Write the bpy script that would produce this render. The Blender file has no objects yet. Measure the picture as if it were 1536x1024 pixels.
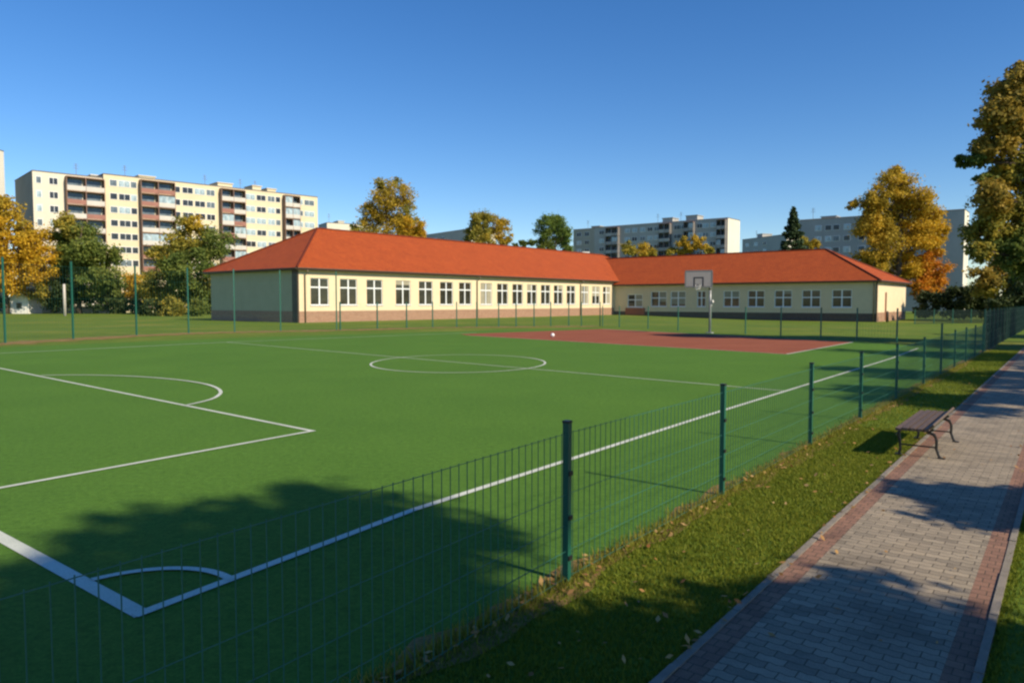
import bpy, math, random
import numpy as np
from mathutils import Vector, Matrix

random.seed(11)
scene = bpy.context.scene
COL = scene.collection
R = math.radians

# ------------------------------------------------------------------ camera
F, CX, CY = 1100.0, 768.0, 512.0
H = 2.2
TILT = math.atan(59.0 / F)
cam_d = bpy.data.cameras.new('camera')
cam_d.lens = F / 1536.0 * 36.0
cam_d.sensor_width = 36.0
cam_d.clip_end = 9000
cam_d.clip_start = 0.05
cam = bpy.data.objects.new('camera', cam_d)
COL.objects.link(cam)
cam.location = (0, 0, H)
cam.rotation_euler = (R(90) - TILT, 0, 0)
scene.camera = cam

def ray(px, py):
    x, y = (px - CX) / F, (CY - py) / F
    c, s = math.cos(TILT), math.sin(TILT)
    return (x, c + y * s, -s + y * c)

def G(px, py, z=0.0):
    d = ray(px, py)
    k = (z - H) / d[2]
    return (d[0] * k, d[1] * k)

def W(px, py, D):
    d = ray(px, py)
    k = D / d[1]
    return (d[0] * k, D, H + d[2] * k)

U = (0.608, 0.794)          # along the touchline and the path
N = (0.794, -0.608)         # to the right of it
def ST(s, t):
    return (U[0] * s + N[0] * t, U[1] * s + N[1] * t)

def smooth(a, b, x):
    k = min(1, max(0, (x - a) / (b - a)))
    return k * k * (3 - 2 * k)

def gz(x, y):               # the lawn dips gently in front of the right wing
    return -0.55 * smooth(62, 84, y) * smooth(16, 40, x)

# ------------------------------------------------------------------ materials
MATS = {}
def nodes_of(name):
    m = bpy.data.materials.new(name)
    m.use_nodes = True
    nt = m.node_tree
    b = nt.nodes['Principled BSDF']
    return m, nt, b

def ramp(nt, fac, stops):
    r = nt.nodes.new('ShaderNodeValToRGB')
    els = r.color_ramp.elements
    while len(els) < len(stops):
        els.new(0.5)
    for e, (p, c) in zip(els, stops):
        e.position = p
        e.color = (c[0], c[1], c[2], 1)
    nt.links.new(fac, r.inputs['Fac'])
    return r.outputs['Color']

def noise(nt, vec, scale, detail=4, rough=0.55):
    n = nt.nodes.new('ShaderNodeTexNoise')
    n.inputs['Scale'].default_value = scale
    n.inputs['Detail'].default_value = detail
    n.inputs['Roughness'].default_value = rough
    if vec is not None:
        nt.links.new(vec, n.inputs['Vector'])
    return n.outputs['Fac']

def coord(nt, which='Object'):
    t = nt.nodes.new('ShaderNodeTexCoord')
    return t.outputs[which]

def mix(nt, a, b, fac, mode='MIX'):
    m = nt.nodes.new('ShaderNodeMix')
    m.data_type = 'RGBA'
    m.blend_type = mode
    for s, v in ((m.inputs[0], fac), (m.inputs[6], a), (m.inputs[7], b)):
        if hasattr(v, 'is_linked') or hasattr(v, 'links'):
            nt.links.new(v, s)
        elif isinstance(v, (int, float)):
            s.default_value = v
        else:
            s.default_value = (v[0], v[1], v[2], 1)
    return m.outputs[2]

def bump(nt, b, h, strength=0.3, dist=0.02):
    n = nt.nodes.new('ShaderNodeBump')
    n.inputs['Strength'].default_value = strength
    n.inputs['Distance'].default_value = dist
    nt.links.new(h, n.inputs['Height'])
    nt.links.new(n.outputs['Normal'], b.inputs['Normal'])

def plain(name, c, rough=0.7, var=0.15, scale=2.0, metal=0.0, spec=0.5, bumpy=0.0):
    if name in MATS:
        return MATS[name]
    m, nt, b = nodes_of(name)
    v = coord(nt)
    f = noise(nt, v, scale, 6, 0.6)
    lo = [x * (1 - var) for x in c]
    hi = [min(1, x * (1 + var)) for x in c]
    col = ramp(nt, f, [(0.3, lo), (0.7, hi)])
    nt.links.new(col, b.inputs['Base Color'])
    b.inputs['Roughness'].default_value = rough
    b.inputs['Metallic'].default_value = metal
    b.inputs['Specular IOR Level'].default_value = spec
    if bumpy:
        bump(nt, b, noise(nt, v, scale * 12, 4), bumpy, 0.02)
    MATS[name] = m
    return m

def make_materials():
    # lawn
    m, nt, b = nodes_of('lawn_grass')
    v = coord(nt)
    c1 = ramp(nt, noise(nt, v, 0.12, 5), [(0.3, (.100, .165, .018)), (0.52, (.128, .190, .021)), (0.72, (.21, .21, .036))])
    c2 = ramp(nt, noise(nt, v, 22, 6, 0.75), [(0.25, (.45, .45, .45)), (0.75, (1.35, 1.35, 1.35))])
    c3 = ramp(nt, noise(nt, v, 1.3, 5, 0.7), [(0.3, (.78, .84, .8)), (0.7, (1.2, 1.14, 1.1))])
    c = mix(nt, mix(nt, c1, c2, 1.0, 'MULTIPLY'), c3, 1.0, 'MULTIPLY')
    nt.links.new(c, b.inputs['Base Color'])
    b.inputs['Roughness'].default_value = 0.9
    b.inputs['Specular IOR Level'].default_value = 0.15
    bump(nt, b, noise(nt, v, 60, 6, 0.8), 0.6, 0.03)
    MATS['lawn'] = m
    # artificial turf
    m, nt, b = nodes_of('artificial_turf')
    v = coord(nt)
    c1 = ramp(nt, noise(nt, v, 0.35, 5), [(0.3, (.077, .167, .026)), (0.7, (.090, .189, .029))])
    c2 = ramp(nt, noise(nt, v, 45, 5, 0.85), [(0.25, (.62, .62, .62)), (0.75, (1.3, 1.3, 1.3))])
    c3 = ramp(nt, noise(nt, v, 11, 10, 0.92), [(0.36, (.62, .65, .62)), (0.64, (1.38, 1.35, 1.33))])
    c = mix(nt, mix(nt, c1, c2, 1.0, 'MULTIPLY'), c3, 1.0, 'MULTIPLY')
    nt.links.new(c, b.inputs['Base Color'])
    b.inputs['Roughness'].default_value = 0.85
    b.inputs['Specular IOR Level'].default_value = 0.06
    bump(nt, b, noise(nt, v, 140, 4, 0.8), 0.5, 0.012)
    MATS['turf'] = m
    # bare earth with dry grass
    m, nt, b = nodes_of('bare_earth')
    v = coord(nt)
    c1 = ramp(nt, noise(nt, v, 2.2, 6, 0.7), [(0.3, (.15, .12, .038)), (0.5, (.25, .165, .062)), (0.7, (.33, .22, .095))])
    c2 = ramp(nt, noise(nt, v, 40, 5, 0.8), [(0.25, (.6, .6, .6)), (0.75, (1.3, 1.3, 1.3))])
    nt.links.new(mix(nt, c1, c2, 1.0, 'MULTIPLY'), b.inputs['Base Color'])
    b.inputs['Roughness'].default_value = 0.95
    b.inputs['Specular IOR Level'].default_value = 0.1
    bump(nt, b, noise(nt, v, 60, 5, 0.8), 0.6, 0.03)
    MATS['earth'] = m
    # pavers, laid out in the path's own metres (UV = across, along)
    def pavers(name, bw, rh, cols, mort, zig):
        m, nt, b = nodes_of(name)
        uv = coord(nt, 'UV')
        sep = nt.nodes.new('ShaderNodeSeparateXYZ')
        nt.links.new(uv, sep.inputs[0])
        if zig:
            pp = nt.nodes.new('ShaderNodeMath'); pp.operation = 'PINGPONG'
            nt.links.new(sep.outputs['X'], pp.inputs[0]); pp.inputs[1].default_value = bw / 4
            ml = nt.nodes.new('ShaderNodeMath'); ml.operation = 'MULTIPLY'
            nt.links.new(pp.outputs[0], ml.inputs[0]); ml.inputs[1].default_value = zig
            ad = nt.nodes.new('ShaderNodeMath'); ad.operation = 'ADD'
            nt.links.new(sep.outputs['Y'], ad.inputs[0]); nt.links.new(ml.outputs[0], ad.inputs[1])
            yo = ad.outputs[0]
        else:
            yo = sep.outputs['Y']
        cb = nt.nodes.new('ShaderNodeCombineXYZ')
        nt.links.new(sep.outputs['X'], cb.inputs[0]); nt.links.new(yo, cb.inputs[1])
        wob = nt.nodes.new('ShaderNodeTexNoise'); wob.inputs['Scale'].default_value = 9
        nt.links.new(cb.outputs[0], wob.inputs['Vector'])
        vm = nt.nodes.new('ShaderNodeVectorMath'); vm.operation = 'MULTIPLY_ADD'
        nt.links.new(wob.outputs['Color'], vm.inputs[0]); vm.inputs[1].default_value = (.006, .006, 0)
        nt.links.new(cb.outputs[0], vm.inputs[2])
        br = nt.nodes.new('ShaderNodeTexBrick')
        br.offset = 0.5
        br.inputs['Scale'].default_value = 1
        br.inputs['Brick Width'].default_value = bw
        br.inputs['Row Height'].default_value = rh
        br.inputs['Mortar Size'].default_value = 0.0045
        br.inputs['Mortar Smooth'].default_value = 0.5
        br.inputs['Bias'].default_value = 0.0
        br.inputs['Color1'].default_value = (*cols[0], 1)
        br.inputs['Color2'].default_value = (*cols[1], 1)
        br.inputs['Mortar'].default_value = (*mort, 1)
        nt.links.new(vm.outputs[0], br.inputs['Vector'])
        sp = ramp(nt, noise(nt, uv, 90, 6, 0.85), [(0.32, (.66, .66, .66)), (0.68, (1.32, 1.32, 1.30))])
        st = ramp(nt, noise(nt, uv, 1.6, 6, 0.7), [(0.28, (.62, .61, .60)), (0.5, (1.0, 1.0, 1.0)), (0.72, (1.2, 1.17, 1.12))])
        c = mix(nt, mix(nt, br.outputs['Color'], sp, 1.0, 'MULTIPLY'), st, 1.0, 'MULTIPLY')
        nt.links.new(c, b.inputs['Base Color'])
        b.inputs['Roughness'].default_value = 0.8
        b.inputs['Specular IOR Level'].default_value = 0.3
        inv = nt.nodes.new('ShaderNodeMath'); inv.operation = 'SUBTRACT'; inv.inputs[0].default_value = 1
        nt.links.new(br.outputs['Fac'], inv.inputs[1])
        bump(nt, b, inv.outputs[0], 0.7, 0.008)
        return m
    MATS['paver'] = pavers('grey_paver', .18, .09, ((.335, .275, .20), (.22, .182, .135)), (.07, .058, .043), .3)
    MATS['red_paver'] = pavers('red_paver', .1, .1, ((.275, .15, .10), (.21, .115, .08)), (.07, .055, .04), 0)
    # roof tiles (UV = along eave, up slope)
    m, nt, b = nodes_of('roof_tile')
    uv = coord(nt, 'UV')
    br = nt.nodes.new('ShaderNodeTexBrick')
    br.inputs['Scale'].default_value = 1
    br.inputs['Brick Width'].default_value = .30
    br.inputs['Row Height'].default_value = .38
    br.inputs['Mortar Size'].default_value = .045
    br.inputs['Mortar Smooth'].default_value = 1
    br.inputs['Color1'].default_value = (.42, .083, .014, 1)
    br.inputs['Color2'].default_value = (.35, .063, .011, 1)
    br.inputs['Mortar'].default_value = (.13, .024, .008, 1)
    nt.links.new(uv, br.inputs['Vector'])
    st = ramp(nt, noise(nt, uv, 0.5, 6, 0.7), [(0.3, (.88, .88, .88)), (0.7, (1.1, 1.1, 1.1))])
    nt.links.new(mix(nt, br.outputs['Color'], st, 1.0, 'MULTIPLY'), b.inputs['Base Color'])
    b.inputs['Roughness'].default_value = 0.75
    b.inputs['Specular IOR Level'].default_value = 0.25
    w = nt.nodes.new('ShaderNodeTexWave'); w.inputs['Scale'].default_value = 1.05
    nt.links.new(uv, w.inputs['Vector'])
    bump(nt, b, w.outputs['Fac'], 0.35, 0.04)
    MATS['roof'] = m
    # plinth brick
    m, nt, b = nodes_of('plinth_brick')
    uv = coord(nt, 'UV')
    br = nt.nodes.new('ShaderNodeTexBrick')
    br.inputs['Scale'].default_value = 1
    br.inputs['Brick Width'].default_value = .36
    br.inputs['Row Height'].default_value = .14
    br.inputs['Mortar Size'].default_value = .012
    br.inputs['Color1'].default_value = (.34, .185, .115, 1)
    br.inputs['Color2'].default_value = (.27, .14, .085, 1)
    br.inputs['Mortar'].default_value = (.38, .28, .2, 1)
    nt.links.new(uv, br.inputs['Vector'])
    nt.links.new(br.outputs['Color'], b.inputs['Base Color'])
    b.inputs['Roughness'].default_value = 0.85
    MATS['plinth'] = m
    # red court surface
    m, nt, b = nodes_of('red_court')
    v = coord(nt)
    c1 = ramp(nt, noise(nt, v, 0.5, 6, 0.65), [(0.3, (.235, .078, .045)), (0.7, (.29, .098, .056))])
    c2 = ramp(nt, noise(nt, v, 30, 5, 0.85), [(0.25, (.8, .8, .8)), (0.75, (1.15, 1.15, 1.15))])
    nt.links.new(mix(nt, c1, c2, 1.0, 'MULTIPLY'), b.inputs['Base Color'])
    b.inputs['Roughness'].default_value = 0.9
    b.inputs['Specular IOR Level'].default_value = 0.05
    MATS['court'] = m
    # glass
    for nm, c in (('school_glass', (.034, .033, .023)), ('dark_glass', (.03, .032, .036)), ('pale_glass', (.33, .42, .46)), ('mid_glass', (.12, .15, .17))):
        m, nt, b = nodes_of(nm)
        f = noise(nt, coord(nt), 1.2, 3)
        nt.links.new(ramp(nt, f, [(0.3, [x * .6 for x in c]), (0.7, [x * 1.4 for x in c])]), b.inputs['Base Color'])
        b.inputs['Roughness'].default_value = 0.08
        MATS[nm] = m
make_materials()
def worn_paint():
    m, nt, b = nodes_of('line_paint')
    v = coord(nt)
    c1 = ramp(nt, noise(nt, v, 70, 6, .85), [(.34, (.24, .30, .17)), (.46, (.60, .62, .54)), (.7, (.70, .71, .64))])
    c2 = ramp(nt, noise(nt, v, 1.1, 5, .7), [(.3, (.78, .8, .76)), (.65, (1.0, 1.0, 1.0))])
    nt.links.new(mix(nt, c1, c2, 1.0, 'MULTIPLY'), b.inputs['Base Color'])
    b.inputs['Roughness'].default_value = .8
    b.inputs['Specular IOR Level'].default_value = .2
    MATS['line_paint'] = m
worn_paint()
plain('green_metal', (.012, .098, .066), .38, .12, 5)
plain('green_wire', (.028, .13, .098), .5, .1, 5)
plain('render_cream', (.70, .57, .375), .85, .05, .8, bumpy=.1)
plain('render_wing_shade', (.62, .52, .335), .85, .05, .8, bumpy=.1)  # wing front: the cream taken down a little to carry its shade
plain('render_shade', (.42, .385, .24), .85, .06, .8, bumpy=.1)  # left end wall: shade put into a darker, greyer render
plain('blind_cloth', (.30, .275, .20), .9, .12, 2)
plain('white_frame', (.78, .80, .80), .45, .04, 2)
plain('sill_stone', (.62, .63, .62), .6, .06, 4)
plain('brown_trim', (.075, .048, .03), .6, .15, 3)
plain('pipe_metal', (.17, .13, .085), .5, .15, 3)
plain('soffit', (.20, .13, .08), .8, .1, 2)
plain('kerb_concrete', (.21, .18, .145), .9, .18, 9, bumpy=.3)
plain('galvanised', (.29, .30, .30), .45, .12, 6, metal=.3)
plain('board_grey', (.31, .295, .275), .6, .06, 4)
plain('board_frame', (.17, .18, .17), .5, .1, 4)
plain('black_iron', (.018, .017, .016), .45, .2, 20)
plain('bench_wood', (.105, .07, .05), .6, .35, 14, bumpy=.2)
plain('hoop_orange', (.42, .09, .02), .5, .1, 4)
plain('net_white', (.7, .7, .68), .8, .05, 4)
plain('ball_white', (.8, .8, .78), .5, .05, 8)
plain('panel_white', (.64, .595, .48), .85, .06, .25)
plain('panel_cream', (.65, .56, .38), .85, .06, .25)
plain('panel_grey', (.37, .34, .28), .85, .08, .25)  # block sides and slab front, shade included in the grey
plain('panel_blue', (.40, .395, .37), .85, .08, .25)  # faces turned from the sun, their shade in the colour
plain('panel_end_lit', (.66, .62, .52), .85, .05, .25)  # sunlit ends of the blocks, painted lighter than the shaded fronts
plain('panel_side_shade', (.25, .25, .23), .85, .08, .25)  # big slab's left side, darkened in colour as its shaded face
plain('panel_dim', (.36, .36, .35), .85, .08, .25)  # right block's front, colour lowered to put it in shade
plain('shade_wire', (.006, .032, .025), .6, .1, 5)  # tree shade put into the wire colour of two fences
plain('roof_edge', (.16, .15, .145), .8, .1, .5)
plain('bal_red', (.27, .12, .09), .7, .2, .5)
plain('bal_white', (.52, .49, .44), .7, .1, .5)
plain('bal_slab', (.23, .14, .10), .8, .1, .5)
plain('bark', (.085, .062, .045), .95, .3, 6, bumpy=.6)
plain('house_white', (.74, .72, .66), .85, .05, .5)
plain('concrete_pale', (.52, .48, .43), .9, .12, .7)
plain('dark_roof', (.10, .085, .08), .85, .15, 1)

LEAFMATS = {}
def leaf_mat(key, cols, tr=0.42):
    if key in LEAFMATS:
        return LEAFMATS[key]
    m, nt, b = nodes_of('leaf_' + key)
    a = nt.nodes.new('ShaderNodeAttribute'); a.attribute_name = 'hue'
    n = len(cols)
    c = ramp(nt, a.outputs['Fac'], [(i / (n - 1), x) for i, x in enumerate(cols)])
    nt.links.new(c, b.inputs['Base Color'])
    b.inputs['Roughness'].default_value = 0.65
    b.inputs['Specular IOR Level'].default_value = 0.2
    t = nt.nodes.new('ShaderNodeBsdfTranslucent')
    nt.links.new(c, t.inputs['Color'])
    s = nt.nodes.new('ShaderNodeMixShader')
    s.inputs[0].default_value = tr
    nt.links.new(b.outputs[0], s.inputs[1]); nt.links.new(t.outputs[0], s.inputs[2])
    nt.links.new(s.outputs[0], nt.nodes['Material Output'].inputs['Surface'])
    LEAFMATS[key] = m
    return m
leaf_mat('gold', [(0.310, 0.213, 0.022), (0.506, 0.322, 0.024), (0.644, 0.414, 0.028), (0.644, 0.333, 0.024)])
leaf_mat('orange', [(.46, .22, .019), (.58, .28, .02), (.62, .24, .02), (.50, .16, .02)])
leaf_mat('olive', [(0.161, 0.169, 0.034), (0.270, 0.254, 0.044), (0.389, 0.321, 0.047), (0.524, 0.355, 0.044)])
leaf_mat('green', [(0.070, 0.105, 0.025), (0.114, 0.161, 0.034), (0.176, 0.220, 0.044), (0.264, 0.264, 0.053)])
leaf_mat('fresh', [(0.074, 0.134, 0.030), (0.120, 0.187, 0.037), (0.173, 0.240, 0.044), (0.226, 0.270, 0.054)])
leaf_mat('spruce', [(0.022, 0.046, 0.019), (0.034, 0.065, 0.026), (0.050, 0.084, 0.031), (0.072, 0.102, 0.034)], .15)
leaf_mat('yellowolive', [(0.256, 0.210, 0.030), (0.406, 0.300, 0.036), (0.570, 0.390, 0.040), (0.704, 0.434, 0.036)])
leaf_mat('brownolive', [(.17, .14, .030), (.28, .215, .040), (.40, .28, .045), (.48, .31, .045)])
leaf_mat('hedge', [(0.020, 0.036, 0.011), (0.032, 0.052, 0.015), (0.050, 0.070, 0.019), (0.075, 0.090, 0.022)], .2)
leaf_mat('blade', [(.11, .155, .014), (.165, .205, .019), (.235, .24, .025), (.32, .26, .055)], .4)
leaf_mat('litter', [(.22, .11, .035), (.38, .21, .07), (.46, .31, .13), (.30, .12, .035)], .2)

# ------------------------------------------------------------------ object helpers
def tag(o, label=None, cat=None, group=None, kind=None):
    if label: o['label'] = label
    if cat: o['category'] = cat
    if group: o['group'] = group
    if kind: o['kind'] = kind
    return o

def empty(name, loc, label, cat, group=None, rz=0.0):
    o = bpy.data.objects.new(name, None)
    o.empty_display_size = .3
    o.location = loc
    o.rotation_euler = (0, 0, rz)
    COL.objects.link(o)
    return tag(o, label, cat, group)

class MB:
    def __init__(self):
        self.v, self.f, self.m, self.uv = [], [], [], []
    def face(self, pts, mi=0, uv=None):
        k = len(self.v)
        self.v.extend([tuple(p) for p in pts])
        self.f.append(tuple(range(k, k + len(pts))))
        self.m.append(mi)
        self.uv.append(uv)
    def box(self, c, ax, ay, az, mi=0):     # centre and three half-axis vectors
        c, ax, ay, az = Vector(c), Vector(ax), Vector(ay), Vector(az)
        P = lambda i, j, k: c + ax * i + ay * j + az * k
        for q in (((-1,-1,-1),(-1,1,-1),(1,1,-1),(1,-1,-1)), ((-1,-1,1),(1,-1,1),(1,1,1),(-1,1,1)),
                  ((-1,-1,-1),(1,-1,-1),(1,-1,1),(-1,-1,1)), ((1,1,-1),(-1,1,-1),(-1,1,1),(1,1,1)),
                  ((-1,1,-1),(-1,-1,-1),(-1,-1,1),(-1,1,1)), ((1,-1,-1),(1,1,-1),(1,1,1),(1,-1,1))):
            self.face([P(*t) for t in q], mi)
    def bx(self, x0, x1, y0, y1, z0, z1, mi=0):
        self.box(((x0+x1)/2, (y0+y1)/2, (z0+z1)/2), ((x1-x0)/2, 0, 0), (0, (y1-y0)/2, 0), (0, 0, (z1-z0)/2), mi)
    def tube(self, pts, radii, n=8, mi=0, cap=True):
        pts = [Vector(p) for p in pts]
        rings = []
        for i, p in enumerate(pts):
            d = (pts[min(i+1, len(pts)-1)] - pts[max(i-1, 0)])
            if d.length < 1e-9: d = Vector((0, 0, 1))
            d.normalize()
            a = Vector((0, 0, 1)) if abs(d.z) < .9 else Vector((1, 0, 0))
            e = d.cross(a).normalized(); g = d.cross(e).normalized()
            r = radii[i] if hasattr(radii, '__len__') else radii
            k = len(self.v)
            for j in range(n):
                t = 2 * math.pi * j / n
                self.v.append(tuple(p + e * (r * math.cos(t)) + g * (r * math.sin(t))))
            rings.append(k)
        for a, b in zip(rings, rings[1:]):
            for j in range(n):
                self.f.append((a + j, a + (j+1) % n, b + (j+1) % n, b + j)); self.m.append(mi); self.uv.append(None)
        if cap:
            self.f.append(tuple(rings[0] + j for j in reversed(range(n)))); self.m.append(mi); self.uv.append(None)
            self.f.append(tuple(rings[-1] + j for j in range(n))); self.m.append(mi); self.uv.append(None)
    def mesh(self, name, mats, off=(0, 0, 0), smooth=False):
        me = bpy.data.meshes.new(name)
        ox, oy, oz = off
        me.from_pydata([(x-ox, y-oy, z-oz) for x, y, z in self.v], [], self.f)
        for x in (mats if isinstance(mats, (list, tuple)) else [mats]):
            me.materials.append(x)
        me.polygons.foreach_set('material_index', self.m)
        if smooth:
            me.polygons.foreach_set('use_smooth', [True] * len(self.f))
        if any(u is not None for u in self.uv):
            l = me.uv_layers.new(name='UVMap')
            for p, u in zip(me.polygons, self.uv):
                if u is not None:
                    for li, q in zip(p.loop_indices, u):
                        l.data[li].uv = q
        me.update()
        return me
    def build(self, name, mats, parent=None, smooth=False, off=None):
        o = bpy.data.objects.new(name, None)
        bpy.data.objects.remove(o)
        if off is None:
            off = tuple(parent.location) if (parent is not None and parent.parent is None) else (0, 0, 0)
        me = self.mesh(name, mats, off, smooth)
        o = bpy.data.objects.new(name, me)
        COL.objects.link(o)
        if parent is not None:
            o.parent = parent
        return o

def child(name, me, parent, loc=(0, 0, 0), rz=0.0):
    o = bpy.data.objects.new(name, me)
    COL.objects.link(o)
    o.parent = parent
    o.location = loc
    o.rotation_euler = (0, 0, rz)
    return o

def np_mesh(name, V, nper, mats, mi=None, hue=None):
    """V: (n*nper,3) vertices, every nper of them one face."""
    nf = len(V) // nper
    me = bpy.data.meshes.new(name)
    me.vertices.add(len(V)); me.loops.add(len(V)); me.polygons.add(nf)
    me.vertices.foreach_set('co', np.asarray(V, dtype=np.float32).ravel())
    me.loops.foreach_set('vertex_index', np.arange(len(V), dtype=np.int32))
    me.polygons.foreach_set('loop_start', np.arange(0, len(V), nper, dtype=np.int32))
    for x in mats: me.materials.append(x)
    if mi is not None:
        me.polygons.foreach_set('material_index', np.asarray(mi, dtype=np.int32))
    if hue is not None:
        a = me.attributes.new('hue', 'FLOAT', 'POINT')
        a.data.foreach_set('value', np.repeat(np.clip(hue, 0, 1), nper).astype(np.float32))
    me.update(calc_edges=True)
    me.validate()
    return me

# ------------------------------------------------------------------ ground
def build_ground():
    xs = sorted(set([-4000, -1500, -600, -300, -160] + list(range(-120, 161, 4)) + [200, 300, 600, 1500, 4000]))
    ys = sorted(set([-1500, -500, -150, -60] + list(range(-20, 201, 4)) + [260, 400, 700, 1500, 5000]))
    b = MB()
    nx = len(xs)
    for y in ys:
        for x in xs:
            b.v.append((x, y, gz(x, y)))
    for j in range(len(ys) - 1):
        for i in range(nx - 1):
            k = j * nx + i
            b.f.append((k, k+1, k+nx+1, k+nx)); b.m.append(0); b.uv.append(None)
    tag(b.build('ground', MATS['lawn'], smooth=True), kind='structure')

def sheet(name, pts, m, z, kind='structure'):
    b = MB()
    b.face([(x, y, z) for x, y in pts])
    return tag(b.build(name, m), kind=kind)

FENCE_T = -3.165
def build_pitch():
    s_far = 0.608 * G(1398, 521)[0] + 0.794 * G(1398, 521)[1]
    pts = [ST(-8, FENCE_T + .05), ST(s_far, FENCE_T + .05), G(1398, 520.5), G(1290, 512.5), G(905, 492.3), G(650, 497.3), G(400, 505), G(0, 521)]
    a, b2 = Vector(G(400, 505)), Vector(G(0, 521))
    d = (b2 - a).normalized()
    pts.append(tuple(b2 + d * 22))
    sheet('sports_pitch', pts, MATS['turf'], .006)
    # red court set in the far end
    sheet('basketball_court', [G(690, 501.2), G(702, 503.2), G(1180, 531.5), G(1280, 513.2), G(905, 493.3)], MATS['court'], .011)

def ribbon(b, pts, w, z, closed=False, mi=0):
    P = [Vector((x, y)) for x, y in pts]
    n = len(P)
    L, Rr = [], []
    for i in range(n):
        if closed:
            d = P[(i+1) % n] - P[i-1]
        else:
            d = P[min(i+1, n-1)] - P[max(i-1, 0)]
        d.normalize()
        q = Vector((-d.y, d.x)) * (w / 2)
        L.append(P[i] + q); Rr.append(P[i] - q)
    rng = range(n if closed else n - 1)
    for i in rng:
        j = (i + 1) % n
        b.face([(*L[i], z), (*Rr[i], z), (*Rr[j], z), (*L[j], z)], mi)

def build_markings():
    def line(name, pts, w, z, closed=False):
        b = MB(); ribbon(b, pts, w, z, closed)
        tag(b.build(name, MATS['line_paint']), kind='structure')
    c0 = G(212, 922)
    goal = Vector(G(0, 806)) - Vector(c0)
    goal.normalize()
    line('goal_line_marking', [tuple(Vector(c0) - goal * .03), tuple(Vector(c0) + goal * 27)], .125, .012)
    far = Vector(G(1377, 522.5))
    dirs = (far - Vector(c0)).normalized()
    line('touchline_marking', [tuple(Vector(c0) - dirs * .05), G(620, 766), G(1050, 627), G(1338, 537.5), tuple(far)], .095, .016)
    line('halfway_line_marking', [G(340, 513.3), G(690, 544), G(1180, 587)], .062, .012)
    line('far_touchline_marking', [G(-400, 553), G(0, 530), G(340, 513.3), G(640, 501.5), G(715, 499.2)], .10, .012)
    # centre circle
    c = Vector(G(688, 544.5)); rx = 3.13; ry = 3.9
    line('centre_circle_marking', [(c.x + rx * math.cos(t), c.y + .2 + ry * math.sin(t)) for t in [2*math.pi*i/72 for i in range(72)]], .075, .016, True)
    # penalty area
    q = Vector(G(469, 647)); a = Vector(G(0, 552.5)); bb = Vector(G(0, 733))
    da, db = (a - q).normalized(), (bb - q).normalized()
    line('penalty_area_marking', [tuple(q - da * .04), tuple(q + da * 26)], .085, .012)
    line('penalty_area_marking', [tuple(q - db * .04), tuple(q + db * 14)], .085, .016)
    # penalty arc through traced turf points
    arc = [(62, 563.5), (130, 563), (200, 565), (260, 569.5), (300, 575), (322, 581), (331, 588), (326, 595), (312, 601), (280, 608.5)]
    P = [Vector(G(*p)) for p in arc]
    fine = []
    for i in range(len(P) - 1):
        p0, p1, p2, p3 = P[max(i-1, 0)], P[i], P[i+1], P[min(i+2, len(P)-1)]
        for k in range(6):
            t = k / 6
            fine.append(tuple(.5 * ((2*p1) + (p2-p0)*t + (2*p0-5*p1+4*p2-p3)*t*t + (3*p1-p0-3*p2+p3)*t**3)))
    fine.append(tuple(P[-1]))
    line('penalty_arc_marking', fine, .085, .020)
    # corner arc
    P0, P1 = Vector(G(138, 872)), Vector(G(346, 872))
    r0, r1 = (P0 - Vector(c0)).length, (P1 - Vector(c0)).length
    a0 = math.atan2(*(P0 - Vector(c0)).yx); a1 = math.atan2(*(P1 - Vector(c0)).yx)
    pts = []
    for i in range(25):
        k = i / 24
        r = r0 + (r1 - r0) * k
        r *= 1 + .05 * math.sin(math.pi * k)
        t = a0 + (a1 - a0) * k
        pts.append((c0[0] + r * math.cos(t), c0[1] + r * math.sin(t)))
    line('corner_arc_marking', pts, .075, .020)
    # thin pale edge line of the red court
    line('court_edge_marking', [G(1180, 531.5), G(1280, 513.2)], .09, .016)
    line('court_edge_marking', [G(702, 503.2), G(1180, 531.5)], .05, .020)
    line('court_edge_marking', [G(1280, 513.2), G(905, 493.6)], .08, .020)

PATH_L, PATH_R = -1.86, -0.40
def build_path():
    def strip(name, t0, t1, z, m, s0=-6, s1=95, n=120):
        b = MB()
        for i in range(n):
            a, c = s0 + (s1 - s0) * i / n, s0 + (s1 - s0) * (i+1) / n
            q = [(t0, a), (t1, a), (t1, c), (t0, c)]
            b.face([(*ST(s, t), z) for t, s in q], 0, [(t + 5, s + 10) for t, s in q])
        tag(b.build(name, m), kind='structure')
    strip('paved_path', PATH_L + .215, PATH_R - .15, .020, MATS['paver'])
    strip('red_brick_edging', PATH_L + .055, PATH_L + .215, .020, MATS['red_paver'])
    strip('red_brick_edging', PATH_R - .15, PATH_R, .020, MATS['red_paver'])
    for t0, t1 in ((PATH_L, PATH_L + .055), (PATH_R, PATH_R + .05)):
        b = MB()
        s = -6.0
        while s < 95:
            e = s + .995
            c = ST((s + e) / 2, (t0 + t1) / 2)
            dz = random.uniform(-.004, .004)
            b.box((*c, .0 + dz), (U[0]*(e-s)/2, U[1]*(e-s)/2, 0), (N[0]*(t1-t0)/2, N[1]*(t1-t0)/2, 0), (0, 0, .030))
            s += 1.0
        tag(b.build('kerb', MATS['kerb_concrete']), kind='structure')

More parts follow.
